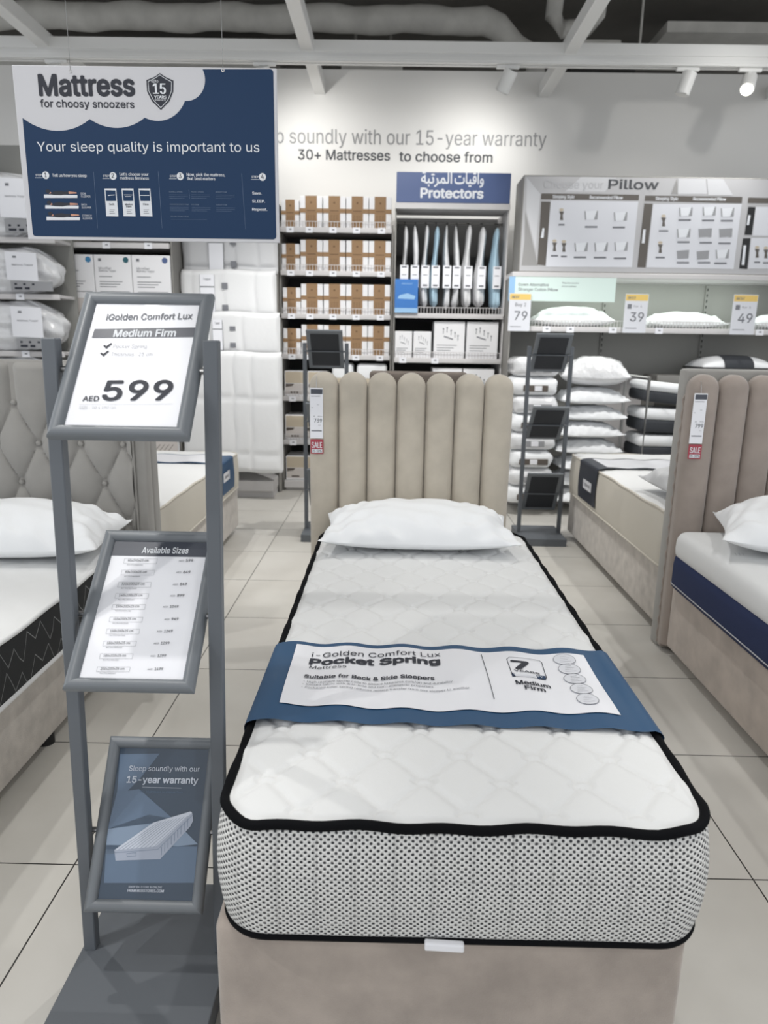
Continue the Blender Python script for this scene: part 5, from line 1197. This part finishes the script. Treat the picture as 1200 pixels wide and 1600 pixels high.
# boxed toppers bay
YT = 6.2
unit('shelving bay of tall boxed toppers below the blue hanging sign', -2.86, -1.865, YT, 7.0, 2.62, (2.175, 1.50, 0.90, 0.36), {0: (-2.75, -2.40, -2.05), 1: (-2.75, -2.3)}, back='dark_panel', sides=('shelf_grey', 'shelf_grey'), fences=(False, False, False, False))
def topper_box(x0, x1, z, h_, label, dot, photo=True):
    y0 = YT + 0.02; t = thing('topper_box', label, 'topper box', ((x0 + x1) / 2, y0 + 0.15, z), 'tall boxed toppers'); wd = x1 - x0
    MB().rbox(x0, x1, y0, y0 + 0.35, z, z + h_, 0.004, 2).build('box', 'carton', t)
    pl = Plane((x0, y0, z), (1, 0, 0), (0, 0, 1))
    MB().disc(pl, wd * 0.86, h_ * 0.93, 0.024, h=0.001, n=20).build('size_dot', dot, t)
    b = MB(); b.rect(pl, wd * 0.12, wd * 0.2, h_ * 0.91, h_ * 0.95, 0.001); b.text(pl, 'Microfiber', wd * 0.12, wd * 0.46, h_ * 0.80, 0.018, 0.006, 0.001); b.text(pl, 'Mattress Topper', wd * 0.12, wd * 0.58, h_ * 0.765, 0.018, 0.006, 0.001)
    for k, f_ in enumerate((0.35, 0.0, 0.62, 0.55, 0.45, 0.0, 0.8)):
        if f_: b.line(pl, (wd * 0.12, h_ * (0.70 - 0.035 * k)), (wd * (0.12 + f_), h_ * (0.70 - 0.035 * k)), 0.006, 0.001)
    b.build('lettering', 'ink_grey', t)
    b = MB(); b.rect(pl, wd * 0.08, wd * 0.95, h_ * 0.05, h_ * 0.40, 0.001); b.build('photo_print', 'photo_light', t)
    b = MB(); b.poly(pl, [(wd * 0.08, h_ * 0.40), (wd * 0.08, h_ * 0.24), (wd * 0.30, h_ * 0.30), (wd * 0.5, h_ * 0.40)], 0.0016)
    for k in range(5): b.line(pl, (wd * (0.1 + 0.12 * k), h_ * 0.06), (wd * (0.35 + 0.12 * k), h_ * 0.26), 0.004, 0.0016)
    b.build('photo_shade', 'photo_dark', t); return t
topper_box(-2.835, -2.535, 1.5001, 0.585, 'tall white topper box with a light blue dot beside the bagged bedding', 'azure'); topper_box(-2.53, -2.215, 1.5001, 0.585, 'tall white topper box with a teal dot in the middle of three', 'teal'); topper_box(-2.21, -1.885, 1.5001, 0.585, 'tall white topper box with a dark blue dot nearest the hanging toppers', 'header')
topper_box(-2.21, -1.885, 0.3601, 0.50, 'white topper box on a lower shelf just above the cream mattress', 'teal')
# bagged bedding at the end
YD = 5.85
unit('open shelving bay of clear-bagged bedding at the picture edge', -3.75, -2.672, YD + 0.03, 6.175, 2.9, (2.165, 1.735, 1.285, 0.85), {1: (-3.0,), 2: (-3.0,)}, back='back_panel', sides=('shelf_grey', None), fences=(False,) * 4)
for i, (z, h_, lb) in enumerate(((2.1651, 0.50, 'clear bag of white bedding on the upper shelf beside the blue hanging sign'), (1.7351, 0.37, 'clear bag of white bedding on the middle shelf with a grey label strip'), (1.2851, 0.41, 'clear bag of white bedding on the shelf above the tufted headboard'), (0.8501, 0.40, 'white bagged bedding just peeking over the tufted headboard'))):
    t = thing('bedding_bag', lb, 'bagged bedding', (-3.05, YD + 0.25, z), 'clear bags of bedding'); x1 = (-2.72, -2.665, -2.66, -2.68)[i] - 0.03
    t2 = random.Random(i)
    f_ = lambda q, k=i: Vector((q.x + 0.012 * math.sin(q.z * 33 + q.y * 9 + k) * 0.6, q.y + 0.010 * math.sin(q.x * 23 + q.z * 31 + k), q.z + (0.012 * math.sin(q.x * 19 + k) if q.z > z + h_ * 0.5 else 0)))
    bm_ = MB()
    def bag(u, v, k=i):
        a = 2 * PI * u; c, s_ = math.cos(a), math.sin(a); p_ = 0.55
        cx_, cy_ = -3.2, YD + 0.142; hx, hy = x1 + 3.2, 0.12
        rz = (abs(math.sin(PI * min(max(v, 0.001), 0.999)))) ** 0.28
        x = cx_ + hx * math.copysign(abs(c) ** p_, c) * rz; y = cy_ + hy * math.copysign(abs(s_) ** p_, s_) * rz
        wr = 0.010 * math.sin(v * 21 + 4 * a + k) + 0.007 * math.sin(13 * a + v * 9 + k)
        return (x + wr * c * 0.8, y + wr * s_, z + h_ * v + (0.012 * math.sin(x * 17 + k) * v))
    bm_.grid(bag, 72, 30); bm_.build('bag', 'plastic', t, smooth=70)
    yl = YD - 0.005
    b = MB(); b.rbox(-3.08, -2.83, yl - 0.004, yl, z + h_ * 0.28, z + h_ * 0.86, 0.002, 1, fn=lambda q: Vector((q.x, q.y, q.z - 0.04 * (q.x + 3.0)))); cd = b.build('insert_card', 'paper', t)
    pl = Plane((-3.08, yl - 0.004, z + h_ * 0.28), (1, 0, 0), (0, 0, 1)); b = MB(); b.text(pl, 'Mattress Topper', 0.05, 0.22, h_ * 0.3, 0.014, 0.004, 0.001); b.rect(pl, 0.06, 0.09, h_ * 0.46, h_ * 0.50, 0.001); b.build('lettering', 'ink_grey', cd)
    b = MB(); b.rbox(-3.05, x1 - 0.02, yl - 0.012, yl - 0.006, z + h_ * 0.06, z + h_ * 0.26, 0.002, 1); st_ = b.build('grey_strip', 'grey_strip', t)
    pl = Plane((-3.05, yl - 0.012, z + h_ * 0.06), (1, 0, 0), (0, 0, 1)); b = MB(); b.rect(pl, 0.03, 0.09, 0.012, 0.03, 0.001); b.rect(pl, 0.11, 0.15, 0.012, 0.03, 0.001); b.rect(pl, 0.03, 0.05, 0.045, 0.06, 0.001); b.rect(pl, 0.10, 0.12, 0.045, 0.06, 0.001); b.rect(pl, 0.17, 0.19, 0.045, 0.06, 0.001); b.build('strip_print', 'ink', st_)
